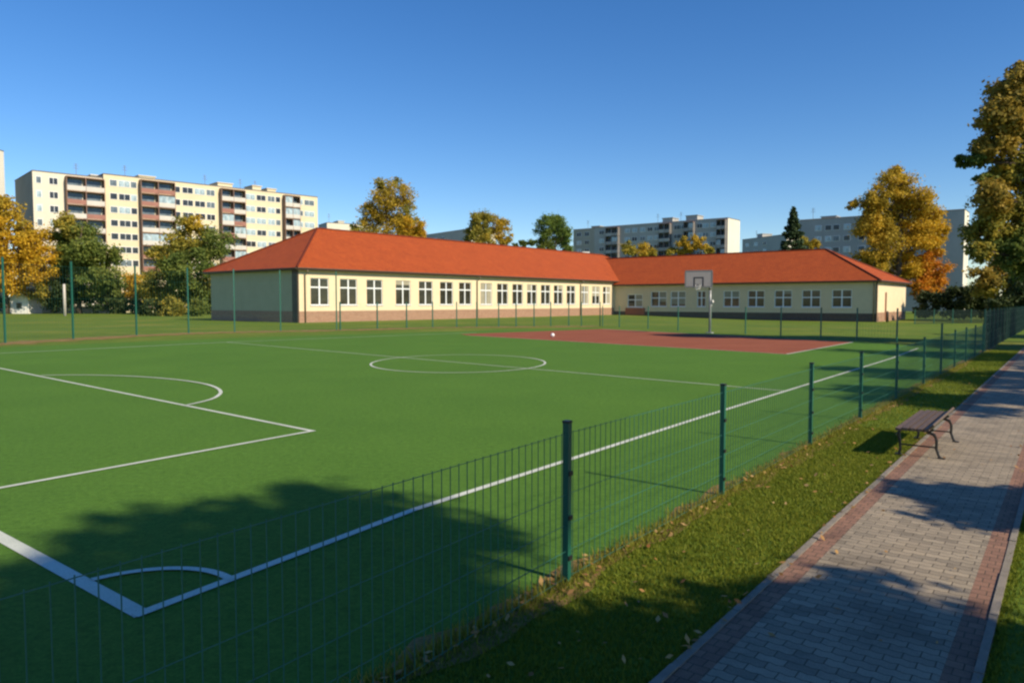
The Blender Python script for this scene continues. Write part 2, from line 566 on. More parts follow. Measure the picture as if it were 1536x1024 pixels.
def rough_strip(name, pts, w, z, seed, m):
    """an irregular strip of earth along a polyline"""
    rnd = random.Random(seed)
    P = []
    for (x0, y0), (x1, y1) in zip(pts, pts[1:]):
        L = math.hypot(x1-x0, y1-y0); n = max(2, int(L / .35))
        for i in range(n):
            P.append((x0 + (x1-x0)*i/n, y0 + (y1-y0)*i/n))
    b = MB()
    L, Rr = [], []
    for i, p in enumerate(P):
        q = P[min(i+1, len(P)-1)]; r = P[max(i-1, 0)]
        d = Vector((q[0]-r[0], q[1]-r[1])).normalized(); e = Vector((-d.y, d.x))
        k = Vector(p)
        L.append(k + e * w * (.5 + rnd.uniform(-.3, .35))); Rr.append(k - e * w * (.5 + rnd.uniform(-.3, .35)))
    for i in range(len(P) - 1):
        b.face([(*L[i], z), (*Rr[i], z), (*Rr[i+1], z), (*L[i+1], z)])
    tag(b.build(name, m), kind='structure')

FAR_LINE = [G(-420, 540), G(8, 514.6), G(110, 508.5), G(205, 503), G(283, 499.8), G(352, 498), G(421, 496.5), G(505, 495), G(650, 491), G(895, 489)]
RIGHT_LINE = [G(895, 489), G(1017, 495.5), G(1118, 501), G(1171, 504), G(1231, 507), G(1290, 510.5), G(1345, 514)]

def build_earth():
    P = [Vector(p) for p in FAR_LINE]
    off = [tuple(p + Vector((.35, -.55))) for p in P]
    rough_strip('dirt_strip', off, 2.4, .010, 3, MATS['earth'])
    rough_strip('dirt_strip', [ST(-2, FENCE_T + .06), ST(20, FENCE_T + .06), ST(44, FENCE_T + .06)], .30, .008, 5, MATS['earth'])

def np_rng(seed):
    return np.random.default_rng(seed)

def build_grass():
    r = np_rng(4)
    S, T = [], []
    def area(s0, s1, t0, t1, n, p=1.0):
        u = r.random(n) ** p
        S.append(s0 + (s1 - s0) * u); T.append(t0 + (t1 - t0) * r.random(n))
    area(1.0, 14, FENCE_T - .02, PATH_L + .012, 80000, 1.25)
    area(1.0, 24, PATH_L - .05, PATH_L + .035, 9000, 1.2)
    area(1.0, 14, PATH_R + .02, PATH_R + .12, 5000, 1.2)
    area(12, 40, FENCE_T - .02, PATH_L - .01, 30000, 1.2)
    area(1.0, 9, PATH_R + .06, 1.2, 16000)
    # rougher growth under the fence wire
    n = 14000
    S.append(30 * r.random(n) ** 1.3); T.append(FENCE_T + .04 + .07 * r.standard_normal(n))
    ne = n
    S, T = np.concatenate(S), np.concatenate(T)
    n = len(S)
    x = U[0] * S + N[0] * T; y = U[1] * S + N[1] * T
    h = .015 + .026 * r.random(n)
    h[-ne:] = .03 + .06 * r.random(ne)
    w = .0035 + .003 * r.random(n) + .00025 * S
    a = r.random(n) * 2 * np.pi
    lean = h * .9
    la = r.random(n) * 2 * np.pi
    V = np.zeros((n, 3, 3))
    V[:, 0] = np.stack([x - np.cos(a) * w, y - np.sin(a) * w, np.zeros(n)], 1)
    V[:, 1] = np.stack([x + np.cos(a) * w, y + np.sin(a) * w, np.zeros(n)], 1)
    V[:, 2] = np.stack([x + np.cos(la) * lean * r.random(n), y + np.sin(la) * lean * r.random(n), h], 1)
    patch = .5 + .25 * np.sin(x * 1.7 + 1.3 * np.sin(y * .9)) * np.cos(y * 1.3)
    hue = .15 + .45 * r.random(n) + .3 * (patch - .4)
    hue[-ne:] += .35
    me = np_mesh('grass', V.reshape(-1, 3), 3, [LEAFMATS['blade']], None, hue)
    o = bpy.data.objects.new('grass', me); COL.objects.link(o)
    tag(o, 'short olive green grass of the verge between fence and path', 'grass', kind='stuff')
    # fallen leaves
    n1, n2, n3 = 480, 170, 150
    S = np.concatenate([1 + 32 * r.random(n1) ** 1.4, 2 + 26 * r.random(n2) ** 1.3, 2 + 20 * r.random(n3)])
    T = np.concatenate([FENCE_T + .10 + .09 * r.standard_normal(n1), FENCE_T + 1.25 * r.random(n2) , PATH_L + .15 * r.random(n3) - .05])
    S = np.concatenate([S, 2.5 + 22 * r.random(90)]); T = np.concatenate([T, PATH_R - 1.4 * r.random(90) ** 1.6])
    n = len(S)
    x = U[0] * S + N[0] * T; y = U[1] * S + N[1] * T
    sz = .012 + .022 * r.random(n)
    a = r.random(n) * 2 * np.pi
    til = r.standard_normal((n, 2)) * .35
    e1 = np.stack([np.cos(a), np.sin(a), til[:, 0]], 1) * sz[:, None]
    e2 = np.stack([-np.sin(a), np.cos(a), til[:, 1]], 1) * sz[:, None] * .65
    c = np.stack([x, y, .035 + .02 * r.random(n)], 1)
    V = np.stack([c - e1, c - e2 * .9 + e1 * .1, c + e1 * 1.1, c + e2], 1)
    me = np_mesh('fallen_leaves', V.reshape(-1, 3), 4, [LEAFMATS['litter']], None, r.random(n))
    o = bpy.data.objects.new('fallen_leaves', me); COL.objects.link(o)
    tag(o, 'dry brown and tan fallen leaves scattered along the fence foot and verge', 'leaves', kind='stuff')

# ------------------------------------------------------------------ fences
def panel_mesh(name, L, h, dv, zs, wr, wm='green_wire'):
    b = MB()
    n = int(round(L / dv))
    for i in range(n + 1):
        x = L * i / n
        b.bx(x - wr, x + wr, -wr, wr, .02, h)
    for z in zs:
        b.bx(0, L, -wr * 2.2, wr * .9 - wr * 2, z - wr, z + wr)
    return b.mesh(name, MATS[wm])

def post_mesh(w, h):
    b = MB()
    b.bx(-w/2, w/2, -w/2, w/2, -.1, h)
    b.bx(-w/2 - .003, w/2 + .003, -w/2 - .003, w/2 + .003, h, h + .02, 1)
    for z in (.18, .5, .85) if h < 1.3 else ():
        b.bx(-.025, .025, -w/2 - .012, -w/2 + .002, z, z + .035, 1)
    return b.mesh('post', [MATS['green_metal'], MATS['black_iron']])

PANELS = {}
def fence(name, label, pts, h, ph, dv, zs, wr, pw, group=None, tall=(), wm='green_wire'):
    root = empty(name, (*pts[0], gz(*pts[0])), label, 'fence', group)
    pm = post_mesh(pw, ph)
    for i, p in enumerate(pts):
        q = pts[min(i+1, len(pts)-1)]; r = pts[max(i-1, 0)]
        ang = math.atan2(q[1]-r[1], q[0]-r[0])
        me = pm
        if i in tall:
            me = post_mesh(pw, tall[i])
        z0 = gz(*p)
        child('post', me, root, (p[0]-pts[0][0], p[1]-pts[0][1], z0 - root.location.z), ang)
    for p, q in zip(pts, pts[1:]):
        L = math.hypot(q[0]-p[0], q[1]-p[1])
        key = (round(L, 2), h, dv)
        if key not in PANELS:
            PANELS[key] = panel_mesh('mesh_panel', L, h, dv, zs, wr, wm)
        child('mesh_panel', PANELS[key], root, (p[0]-pts[0][0], p[1]-pts[0][1], gz(*p) - root.location.z), math.atan2(q[1]-p[1], q[0]-p[0]))
    return root

def sub(pts, spacing):
    out = []
    for (x0, y0), (x1, y1) in zip(pts, pts[1:]):
        L = math.hypot(x1-x0, y1-y0); n = max(1, int(round(L / spacing)))
        for i in range(n):
            out.append((x0 + (x1-x0)*i/n, y0 + (y1-y0)*i/n))
    out.append(pts[-1])
    return out

def build_fences():
    p1 = G(850, 872); p2 = G(1082.5, 743)
    back = Vector(p1) - Vector((.565, .825)) * 4.4
    pts = [tuple(back), p1, p2]
    s2 = U[0]*p2[0] + U[1]*p2[1]
    pxs = [(1215, 668), (1290, 630), (1344, 601), (1385, 578)]
    for q in pxs:
        pts.append(G(*q))
    s = U[0]*pts[-1][0] + U[1]*pts[-1][1]
    t = N[0]*pts[-1][0] + N[1]*pts[-1][1]
    for k in range(5):
        s += 3.15
        pts.append(ST(s, t))
    end = pts[-1]
    fence('wire_fence', 'low dark green wire mesh fence between the football pitch and the grass verge', pts, 1.19, 1.26, .085,
          (.04, .25, .46, .70, 1.18), .0021, .052, tall={7: 1.55})
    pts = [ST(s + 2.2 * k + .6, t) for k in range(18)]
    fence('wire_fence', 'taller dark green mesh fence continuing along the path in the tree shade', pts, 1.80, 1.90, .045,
          (.03, .4, .8, 1.2, 1.6, 1.79), .004, .06, wm='shade_wire')
    last = pts[-1]
    tallpts = [G(-420, 540), G(-200, 526), G(8, 514.6), G(110, 508.5), G(205, 503), G(283, 499.8), G(352, 498), G(421, 496.5), G(505, 495)]
    fence('ball_stop_fence', 'tall green ball stop fence along the left of the pitch before the lawn', tallpts, 4.3, 4.6, .2,
          (.05, .6, 1.2, 2.4, 3.6, 4.28), .002, .085)
    pxs = [(505, 495), (566, 493), (610, 492), (649, 491), (685, 490.6), (715, 490.3), (748, 490), (774, 489.7), (801, 489.4), (826, 489.2), (853, 489.1), (872, 489), (900, 489)]
    pts = [G(*q) for q in pxs]
    pts[0] = (pts[0][0] + .25, pts[0][1] + .15)
    fence('wire_fence', 'thin green mesh fence on the dirt strip before the long school facade', pts, 2.05, 2.2, .2,
          (.05, .7, 1.4, 2.03), .002, .085)
    pxs = [(900, 489), (929, 490.7), (972, 493.2), (1017, 495.7), (1066, 498.2), (1118, 501), (1171, 504), (1231, 507), (1285, 510.5), (1345, 514)]
    pts = [G(*q) for q in pxs]
    pts[0] = (pts[0][0] + .2, pts[0][1] - .25)
    fence('wire_fence', 'thin green mesh fence behind the red basketball court', pts, 1.75, 1.85, .2,
          (.05, .6, 1.2, 1.73), .002, .065)
    a, b = Vector(W(1372, 478, 92)[:2]), Vector(W(1560, 476, 100)[:2])
    pts = [tuple(a + (b - a) * i / 7) for i in range(8)]
    fence('wire_fence', 'shade-toned green fence before the shaded bushes right of the school', pts, 1.75, 1.85, .06,
          (.05, .6, 1.2, 1.73), .006, .08, wm='shade_wire')

# ------------------------------------------------------------------ school
def facade(b, O, e1, e2, L, z0, z1, ops, dep=.16, mi=0, uvs=False):
    """front sheet with real openings; e1 along, e2 inwards"""
    P = lambda a, d, z: (O[0] + e1[0]*a + e2[0]*d, O[1] + e1[1]*a + e2[1]*d, z)
    xs = sorted(set([0, L] + [o[0] for o in ops] + [o[1] for o in ops]))
    zs = sorted(set([z0, z1] + [o[2] for o in ops] + [o[3] for o in ops]))
    for i in range(len(xs)-1):
        for j in range(len(zs)-1):
            xm, zm = (xs[i]+xs[i+1])/2, (zs[j]+zs[j+1])/2
            if any(o[0] < xm < o[1] and o[2] < zm < o[3] for o in ops):
                continue
            b.face([P(xs[i], 0, zs[j]), P(xs[i+1], 0, zs[j]), P(xs[i+1], 0, zs[j+1]), P(xs[i], 0, zs[j+1])], mi)
    for (a0, a1, zb, zt) in ops:
        b.face([P(a0, 0, zb), P(a0, dep, zb), P(a0, dep, zt), P(a0, 0, zt)], mi)
        b.face([P(a1, dep, zb), P(a1, 0, zb), P(a1, 0, zt), P(a1, dep, zt)], mi)
        b.face([P(a0, 0, zt), P(a0, dep, zt), P(a1, dep, zt), P(a1, 0, zt)], mi)
        b.face([P(a0, dep, zb), P(a0, 0, zb), P(a1, 0, zb), P(a1, dep, zb)], mi)

def window(root, O, e1, w, zb, zt, dep, cols=2, trans=.66, fr=.075, style='school_glass', blinds=()):
    """white framed window at O (left end of the opening on the facade)"""
    ang = math.atan2(e1[1], e1[0])
    key = ('win', round(w, 2), round(zt - zb, 2), cols, trans)
    h = zt - zb
    if key not in PANELS:
        b = MB()
        y0, y1 = dep - .07, dep + .02
        b.bx(0, fr, y0, y1, 0, h); b.bx(w - fr, w, y0, y1, 0, h)
        b.bx(fr, w - fr, y0, y1, 0, fr); b.bx(fr, w - fr, y0, y1, h - fr, h)
        for c in range(1, cols):
            x = w * c / cols
            b.bx(x - .085, x + .085, y0 - .01, y1, fr, h - fr)
        zt_ = h * trans
        for c in range(cols):
            xa = fr if c == 0 else w * c / cols + .085
            xb = w - fr if c == cols - 1 else w * (c+1) / cols - .085
            b.bx(xa, xb, y0, y1, zt_ - .07, zt_ + .07)
        g = MB(); g.bx(fr*.5, w - fr*.5, dep - .035, dep - .015, fr*.5, h - fr*.5)
        s = MB(); s.bx(-.08, w + .08, -.09, dep - .075, -.10, .0)
        PANELS[key] = (b.mesh('window', MATS['white_frame']), g.mesh('pane', MATS[style]), s.mesh('sill', MATS['sill_stone']))
    f, g, s = PANELS[key]
    o = child('window', f, root, (O[0]-root.location.x, O[1]-root.location.y, zb - root.location.z), ang)
    child('pane', g, o); child('sill', s, o)
    for (x0, x1, z0, z1) in blinds:     # pale curtains and blinds close behind the glass
        b = MB(); b.bx(fr + x0 * (w - 2*fr), fr + x1 * (w - 2*fr), dep - .044, dep - .037, fr + z0 * (h - 2*fr), fr + z1 * (h - 2*fr))
        child('blind', b.mesh('blind', MATS['blind_cloth']), o)
    return o

def hip_roof(root, O, e1, e2, L, Wd, ov, ze, pitch, name='roof'):
    """O outer front corner, e1 along the front, e2 inwards"""
    P = lambda a, d, z: (O[0] + e1[0]*a + e2[0]*d, O[1] + e1[1]*a + e2[1]*d, z)
    hw = Wd / 2 + ov
    zr = ze + hw * pitch
    A, B, C, D = P(-ov, -ov, ze), P(L+ov, -ov, ze), P(L+ov, Wd+ov, ze), P(-ov, Wd+ov, ze)
    E, Fp = P(-ov + hw, Wd/2, zr), P(L + ov - hw, Wd/2, zr)
    sl = math.hypot(hw, hw * pitch); LL = L + 2*ov; WW = Wd + 2*ov
    b = MB()
    b.face([A, B, Fp, E], 0, [(0, 0), (LL, 0), (LL - hw, sl), (hw, sl)])
    b.face([B, C, Fp], 0, [(0, 0), (WW, 0), (hw, sl)])
    b.face([C, D, E, Fp], 0, [(0, 0), (LL, 0), (LL - hw, sl), (hw, sl)])
    b.face([D, A, E], 0, [(0, 0), (WW, 0), (hw, sl)])
    roof = b.build(name, MATS['roof'], root)
    off = tuple(root.location)
    r = MB()
    up = lambda p: (p[0], p[1], p[2] + .03)
    for p, q in ((A, E), (B, Fp), (C, Fp), (D, E), (E, Fp)):
        r.tube([up(p), up(q)], .13, 6)
    r.build('ridge_cap', MATS['roof'], roof, off=off)
    g = MB()
    lo = lambda p, d: (p[0], p[1], p[2] - d)
    for p, q in ((A, B), (B, C), (C, D), (D, A)):
        g.face([lo(p, .27), lo(q, .27), lo(q, .005), lo(p, .005)])
    g.build('fascia', MATS['brown_trim'], roof, off=off)
    s = MB()
    s.face([lo(A, .26), lo(B, .26), lo(C, .26), lo(D, .26)])
    s.build('soffit', MATS['soffit'], roof, off=off)
    gt = MB()
    for p, q, n in ((A, B, e2), (C, D, (-e2[0], -e2[1])), (B, C, (-e1[0], -e1[1])), (D, A, e1)):
        pp = (p[0] - n[0]*.08, p[1] - n[1]*.08, p[2] - .09); qq = (q[0] - n[0]*.08, q[1] - n[1]*.08, q[2] - .09)
        gt.tube([pp, qq], .075, 6)
    gt.build('gutter', MATS['brown_trim'], roof, off=off)
    return roof, zr

UB = (.630, .776); NB = (.776, -.630)

def hit(px, O, e1):
    """distance along a vertical facade through O at image column px (on the horizon)"""
    d = ray(px, 453)
    # O + e1*a = d*k
    det = e1[0] * (-d[1]) + d[0] * e1[1]
    a = (-O[0] * (-d[1]) + (-d[0]) * O[1] * -1 * -1) / det if False else None
    # solve [e1x -dx; e1y -dy][a k]^T = -O
    D = e1[0] * -d[1] - (-d[0]) * e1[1]
    a = (-O[0] * -d[1] - (-d[0]) * -O[1]) / D
    return a

def plinth_quad(b, O, e, L, z0, z1, out, off=.03):
    P = lambda a, z: (O[0] + e[0]*a + out[0]*off, O[1] + e[1]*a + out[1]*off, z)
    b.face([P(-off, z0), P(L+off, z0), P(L+off, z1), P(-off, z1)], 0, [(0, z0), (L, z0), (L, z1), (0, z1)])
    Q = lambda a, z: (O[0] + e[0]*a, O[1] + e[1]*a, z)
    b.face([P(-off, z1), P(L+off, z1), Q(L, z1), Q(0, z1)], 0, [(0, 0), (L, 0), (L, .03), (0, .03)])

def build_school():
    g = G(456, 484.3)
    # the lit facade starts at image column 447
    O = (W(449, 484, 78)[0], 78.0)
    root = empty('school_building', (O[0], O[1], 0), 'long single storey cream school with orange hipped roofs in an L shape', 'school')
    WD = 18.0
    in1 = (-NB[0], -NB[1])
    Lc = hit(921, O, UB)                        # inner corner
    ze, zw = 5.85, 5.75
    Z0 = -.8
    cs = [480, 523.3, 562.3, 605, 639, 670, 698, 729.5, 754, 776.5, 798, 818.5, 837.5, 856.5, 877, 894, 910]
    ops = []
    for i, c in enumerate(cs):
        a = hit(c, O, UB)
        w = 2.4
        ops.append((a - w/2, a + w/2, 1.88, 4.80))
    LT = Lc + 19.5
    b = MB()
    facade(b, O, UB, in1, Lc, Z0, zw, ops, .17)
    C = (O[0] + UB[0]*LT, O[1] + UB[1]*LT)
    q = lambda p, a, e: (p[0] + e[0]*a, p[1] + e[1]*a)
    Dp, Ep = q(C, WD, in1), q(O, WD, in1)
    b.face([(*C, Z0), (*Dp, Z0), (*Dp, zw), (*C, zw)])
    b.face([(*Dp, Z0), (*Ep, Z0), (*Ep, zw), (*Dp, zw)])
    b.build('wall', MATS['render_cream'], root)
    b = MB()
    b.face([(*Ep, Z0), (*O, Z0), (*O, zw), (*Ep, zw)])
    e = b.build('end_wall', MATS['render_shade'], root)
    e['label'] = 'shade-toned grey green windowless end wall'
    p = MB()
    plinth_quad(p, O, UB, Lc, Z0, 1.22, NB)
    plinth_quad(p, Ep, NB, WD, Z0, 1.22, (-UB[0], -UB[1]))
    p.build('plinth', MATS['plinth'], root)
    BL = {3: [(0, 1, .84, 1)], 7: [(0, .42, 0, 1), (.6, 1, 0, 1)], 10: [(0, .5, .7, 1)], 12: [(.5, 1, .8, 1)], 14: [(0, .35, 0, 1), (.65, 1, 0, 1)], 15: [(0, 1, .45, 1)], 16: [(.4, 1, 0, 1)]}
    for i, (a0, a1, zb, zt) in enumerate(ops):
        window(root, q(O, a0, UB), UB, a1 - a0, zb, zt, .17, blinds=BL.get(i, ()))
    hip_roof(root, O, UB, in1, LT, WD, .62, ze, 5.35 / 9.6)
    def downpipe(p, out, zt=5.6):
        d = MB()
        x, y = p
        d.tube([(x + out[0]*.65, y + out[1]*.65, zt - .02), (x + out[0]*.55, y + out[1]*.55, zt - .22), (x + out[0]*.12, y + out[1]*.12, zt - .6), (x + out[0]*.12, y + out[1]*.12, Z0)], .075, 8)
        d.build('downpipe', MATS['pipe_metal'], root, smooth=True)
    for px in (457, 715, 870):
        downpipe(q(O, hit(px, O, UB), UB), NB)
    # brown corner boards
    d = MB(); d.box((*q(q(O, .12, (-UB[0], -UB[1])), .5, in1), 2.5), (NB[0]*.5, NB[1]*.5, 0), (UB[0]*.04, UB[1]*.04, 0), (0, 0, 3.2)); d.build('corner_board', MATS['brown_trim'], root)
    # ---- right wing, at right angles
    I = q(O, Lc, UB)
    zwe = 5.22; zww = 5.12
    WW = 19.0
    Lw = hit(1314, I, NB)
    cw = [(952.5, 2.9), (988, 2.9), (1017, 2.7), (1052, 1.5), (1097, 2.6), (1134, 2.6), (1174.5, 2.6), (1216.5, 2.65), (1262.5, 2.7)]
    ops = []
    for i, (c, w) in enumerate(cw):
        a = hit(c, I, NB)
        ops.append((a - w/2, a + w/2, 1.45 if i else 1.35, 4.0 if i else 3.55))
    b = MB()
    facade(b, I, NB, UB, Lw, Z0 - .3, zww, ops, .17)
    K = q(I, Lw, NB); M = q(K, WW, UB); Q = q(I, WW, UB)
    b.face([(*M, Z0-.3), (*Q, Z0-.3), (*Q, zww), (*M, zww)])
    b.build('wall', MATS['render_wing_shade'], root)
    b = MB()
    facade(b, K, UB, in1, WW, Z0 - .3, zww, [(5.2, 6.35, -.5, 3.6)], .12)
    o = b.build('end_wall', MATS['render_cream'], root); o['label'] = 'sunlit cream end wall with narrow brown door'
    d = MB()
    dp = q(q(K, 5.2, UB), .08, in1)
    d.box((*q(dp, .575, UB), 1.55), (UB[0]*.575, UB[1]*.575, 0), (NB[0]*.03, NB[1]*.03, 0), (0, 0, 2.05))
    dr = d.build('door', plain('door_brown', (.22, .085, .04), .6, .12, 3), root)
    d = MB(); d.box((*q(q(dp, .95, UB), .06, NB), 1.0), (UB[0]*.06, UB[1]*.06, 0), (NB[0]*.03, NB[1]*.03, 0), (0, 0, .09))
    d.build('handle', MATS['galvanised'], dr, off=tuple(root.location))
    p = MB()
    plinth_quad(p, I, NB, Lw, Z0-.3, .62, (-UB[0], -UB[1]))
    p.build('plinth', plain('plinth_shade', (.10, .07, .055), .85, .2, 3), root)  # wing front's plinth, shade painted as a dark brown
    p = MB()
    for a0, a1 in ((0, 5.2), (6.35, WW)):
        plinth_quad(p, q(K, a0, UB), UB, a1 - a0 - .03, Z0-.3, .75, NB)
    p.build('plinth', MATS['plinth'], root)
    for i, (a0, a1, zb, zt) in enumerate(ops):
        window(root, q(I, a0, NB), NB, a1 - a0, zb, zt, .17, cols=2, trans=.56, fr=.12, blinds={0: [(.5, 1, 0, 1)], 1: [(.5, 1, .3, 1)], 2: [(0, 1, .12, 1)], 4: [(0, 1, .56, 1)], 6: [(.5, 1, .8, 1)]}.get(i, ()))
    # low red brick panel under the first window
    d = MB()
    a0 = ops[0][0] - .3; a1 = ops[0][1] + .5
    d.box((*q(q(I, (a0+a1)/2, NB), -.12, UB), .62), (NB[0]*(a1-a0)/2, NB[1]*(a1-a0)/2, 0), (UB[0]*.10, UB[1]*.10, 0), (0, 0, .58))
    d.build('brick_panel', plain('brick_red', (.30, .09, .05), .8, .2, 3), root)
    hip_roof(root, q(I, -18.4, NB), NB, UB, Lw + 18.4, WW, .62, zwe, 5.15 / 10.1)
    d = MB(); d.box((*q(q(K, .12, NB), -.0, UB), 2.2), (UB[0]*.16, UB[1]*.16, 0), (NB[0]*.05, NB[1]*.05, 0), (0, 0, 2.75)); d.build('corner_board', MATS['brown_trim'], root)
    downpipe(q(I, Lw - .25, NB), (-UB[0], -UB[1]), 5.0)
    # pale chimney on the ridge by the junction
    c = W(878.5, 390, 142)
    d = MB(); d.bx(c[0]-.55, c[0]+.55, c[1]-.5, c[1]+.5, 8.5, 11.6); d.bx(c[0]-.7, c[0]+.7, c[1]-.65, c[1]+.65, 11.6, 11.85)
    d.build('chimney', MATS['house_white'], root)
    # bollard by the end wall
    bp = q(q(K, 1.3, UB), 1.2, NB)
    z = gz(*bp)
    d = MB(); d.tube([(bp[0], bp[1], z - .1), (bp[0], bp[1], z + 1.35), (bp[0], bp[1], z + 1.5)], [.2, .19, .1], 10)
    tag(d.build('bollard', MATS['brown_trim'], smooth=True), 'short dark brown bollard by the sunlit end wall of the right wing', 'bollard')

# ------------------------------------------------------------------ apartment blocks
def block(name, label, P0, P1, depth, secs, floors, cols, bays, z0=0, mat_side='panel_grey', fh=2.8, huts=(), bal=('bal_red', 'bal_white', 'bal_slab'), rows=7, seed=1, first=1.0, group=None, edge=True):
    """P0,P1 = ends of the front; secs = (a0,a1,height,material,projection)"""
    rnd = random.Random(seed)
    root = empty(name, (P0[0], P0[1], 0), label, 'apartment block', group)
    d = Vector((P1[0]-P0[0], P1[1]-P0[1])); L = d.length; e1 = d / L
    inn = Vector((-e1.y, e1.x))
    if inn.y < 0: inn = -inn
    ang = math.atan2(e1.y, e1.x)
    sgn = 1 if (-e1.y * inn.x + e1.x * inn.y) > 0 else -1
    def P(a, dd, z): return (e1.x*a + inn.x*dd, e1.y*a + inn.y*dd, z)
    for (a0, a1, hh, mt, pr) in secs:
        b = MB()
        q = [P(a0, -pr, 0), P(a1, -pr, 0), P(a1, depth, 0), P(a0, depth, 0)]
        t = [(x, y, hh) for x, y, _ in q]
        b.face([q[0], q[1], t[1], t[0]], 0); b.face([q[1], q[2], t[2], t[1]], 1)
        b.face([q[2], q[3], t[3], t[2]], 0); b.face([q[3], q[0], t[0], t[3]], 2)
        b.face(t, 3)
        b.build('wall', [MATS[mt], MATS['panel_end_lit'], MATS[mat_side], MATS['roof_edge']], root, off=(0, 0, 0))
        if edge:
            b = MB()
            for (i, j) in ((0, 1), (1, 2), (2, 3), (3, 0)):
                b.tube([(t[i][0], t[i][1], hh + .05), (t[j][0], t[j][1], hh + .05)], .12, 4)
            b.build('roof_edging', MATS['roof_edge'], root, off=(0, 0, 0))
    def htop(a):
        for s in secs:
            if s[0] <= a <= s[1]: return s
        return secs[-1]
    wm = {}
    for (a, w, panes) in cols:
        s = htop(a)
        for k in range(rows):
            zt = s[2] - first - fh * k
            st = rnd.choice(['dark_glass', 'dark_glass', 'pale_glass', 'pale_glass', 'mid_glass'])
            key = (w, panes, st)
            if key not in wm:
                b = MB()
                y0 = -.05
                b.bx(-w/2, w/2, y0, .3, -1.4, 0, 0)
                g = .09
                pw = (w - g) / panes
                for i in range(panes):
                    b.bx(-w/2 + g + pw*i, -w/2 + pw*(i+1), y0 - .03, y0 + .01, -1.4 + g, -g, 1)
                wm[key] = b.mesh('window', [MATS['white_frame'], MATS[st]])
            x, y, z = P(a, -s[4], zt)
            child('window', wm[key], root, (x, y, z), ang)
    for (a0, a1) in bays:
        s = htop((a0+a1)/2)
        w = a1 - a0
        # recessed-looking dark back of the bay with doors
        b = MB()
        for k in range(rows):
            zt = s[2] - .7 - fh * k
            for i in range(2):
                x0 = a0 + w * (i + .12) / 2; x1 = a0 + w * (i + .88) / 2
                b.face([P(x0, -s[4] - .04, zt - 2.1), P(x1, -s[4] - .04, zt - 2.1), P(x1, -s[4] - .04, zt - .1), P(x0, -s[4] - .04, zt - .1)], 0)
        b.build('balcony_glazing', MATS['mid_glass'], root, off=(0, 0, 0))
        bm_ = {}
        for k in range(rows):
            st = (rnd.choice('rrwg'), rnd.choice('rwwg'))
            if st not in bm_:
                b = MB()
                dp = 1.5
                b.bx(0, w, -dp, -.0, -.16, 0, 2)
                for i, c in enumerate(st):
                    b.bx(w*i/2 + .05, w*(i+1)/2 - .05, -dp - .06, -dp + .02, .06, 1.0, 0 if c == 'r' else 1)
                    if c == 'g':
                        b.bx(w*i/2 + .08, w*(i+1)/2 - .08, -dp - .03, -dp + .0, 1.0, 2.45, 3)
                        b.bx(w*(i+.5)/2 - .04, w*(i+.5)/2 + .04, -dp - .05, -dp + .02, 1.0, 2.45, 1)
                for x in (0, w/2, w):
                    b.bx(x - .07, x + .07, -dp, -.0, 0, 2.62, 2)
                bm_[st] = b.mesh('balcony', [MATS[q] for q in bal] + [MATS['pale_glass']])
            x, y, z = P(a0, -s[4], s[2] - .6 - fh * (k + 1) + .1)
            child('balcony', bm_[st], root, (x, y, z), ang)
        b = MB()
        b.box(P((a0+a1)/2, -s[4] - .75, s[2] - .55), (e1.x*w/2, e1.y*w/2, 0), (inn.x*.75, inn.y*.75, 0), (0, 0, .10))
        b.build('balcony_roof', MATS['bal_slab'], root, off=(0, 0, 0))
    for k, (a0, a1, hh) in enumerate(huts):
        s = htop((a0+a1)/2)
        b = MB()
        c = P(a0 - 2.5, depth*.3, 0)
        b.tube([(c[0], c[1], s[2]), (c[0], c[1], s[2] + 3.2)], .05, 5)
        for zz, hw in ((2.2, .55), (2.7, .45), (3.1, .35)):
            b.box((c[0], c[1], s[2] + zz), (e1.x*hw, e1.y*hw, 0), (inn.x*.03, inn.y*.03, 0), (0, 0, .03))
        b.build('antenna', MATS['roof_edge'], root, off=(0, 0, 0))
    for (a0, a1, hh) in huts:
        s = htop((a0+a1)/2)
        b = MB()
        b.box(P((a0+a1)/2, depth*.35, s[2] + hh/2), (e1.x*(a1-a0)/2, e1.y*(a1-a0)/2, 0), (inn.x*2.2, inn.y*2.2, 0), (0, 0, hh/2))
        b.box(P((a0+a1)/2, depth*.35, s[2] + hh + .1), (e1.x*((a1-a0)/2 + .2), e1.y*((a1-a0)/2 + .2), 0), (inn.x*2.4, inn.y*2.4, 0), (0, 0, .1))
        b.build('roof_hut', MATS[s[3]], root, off=(0, 0, 0))
    return root

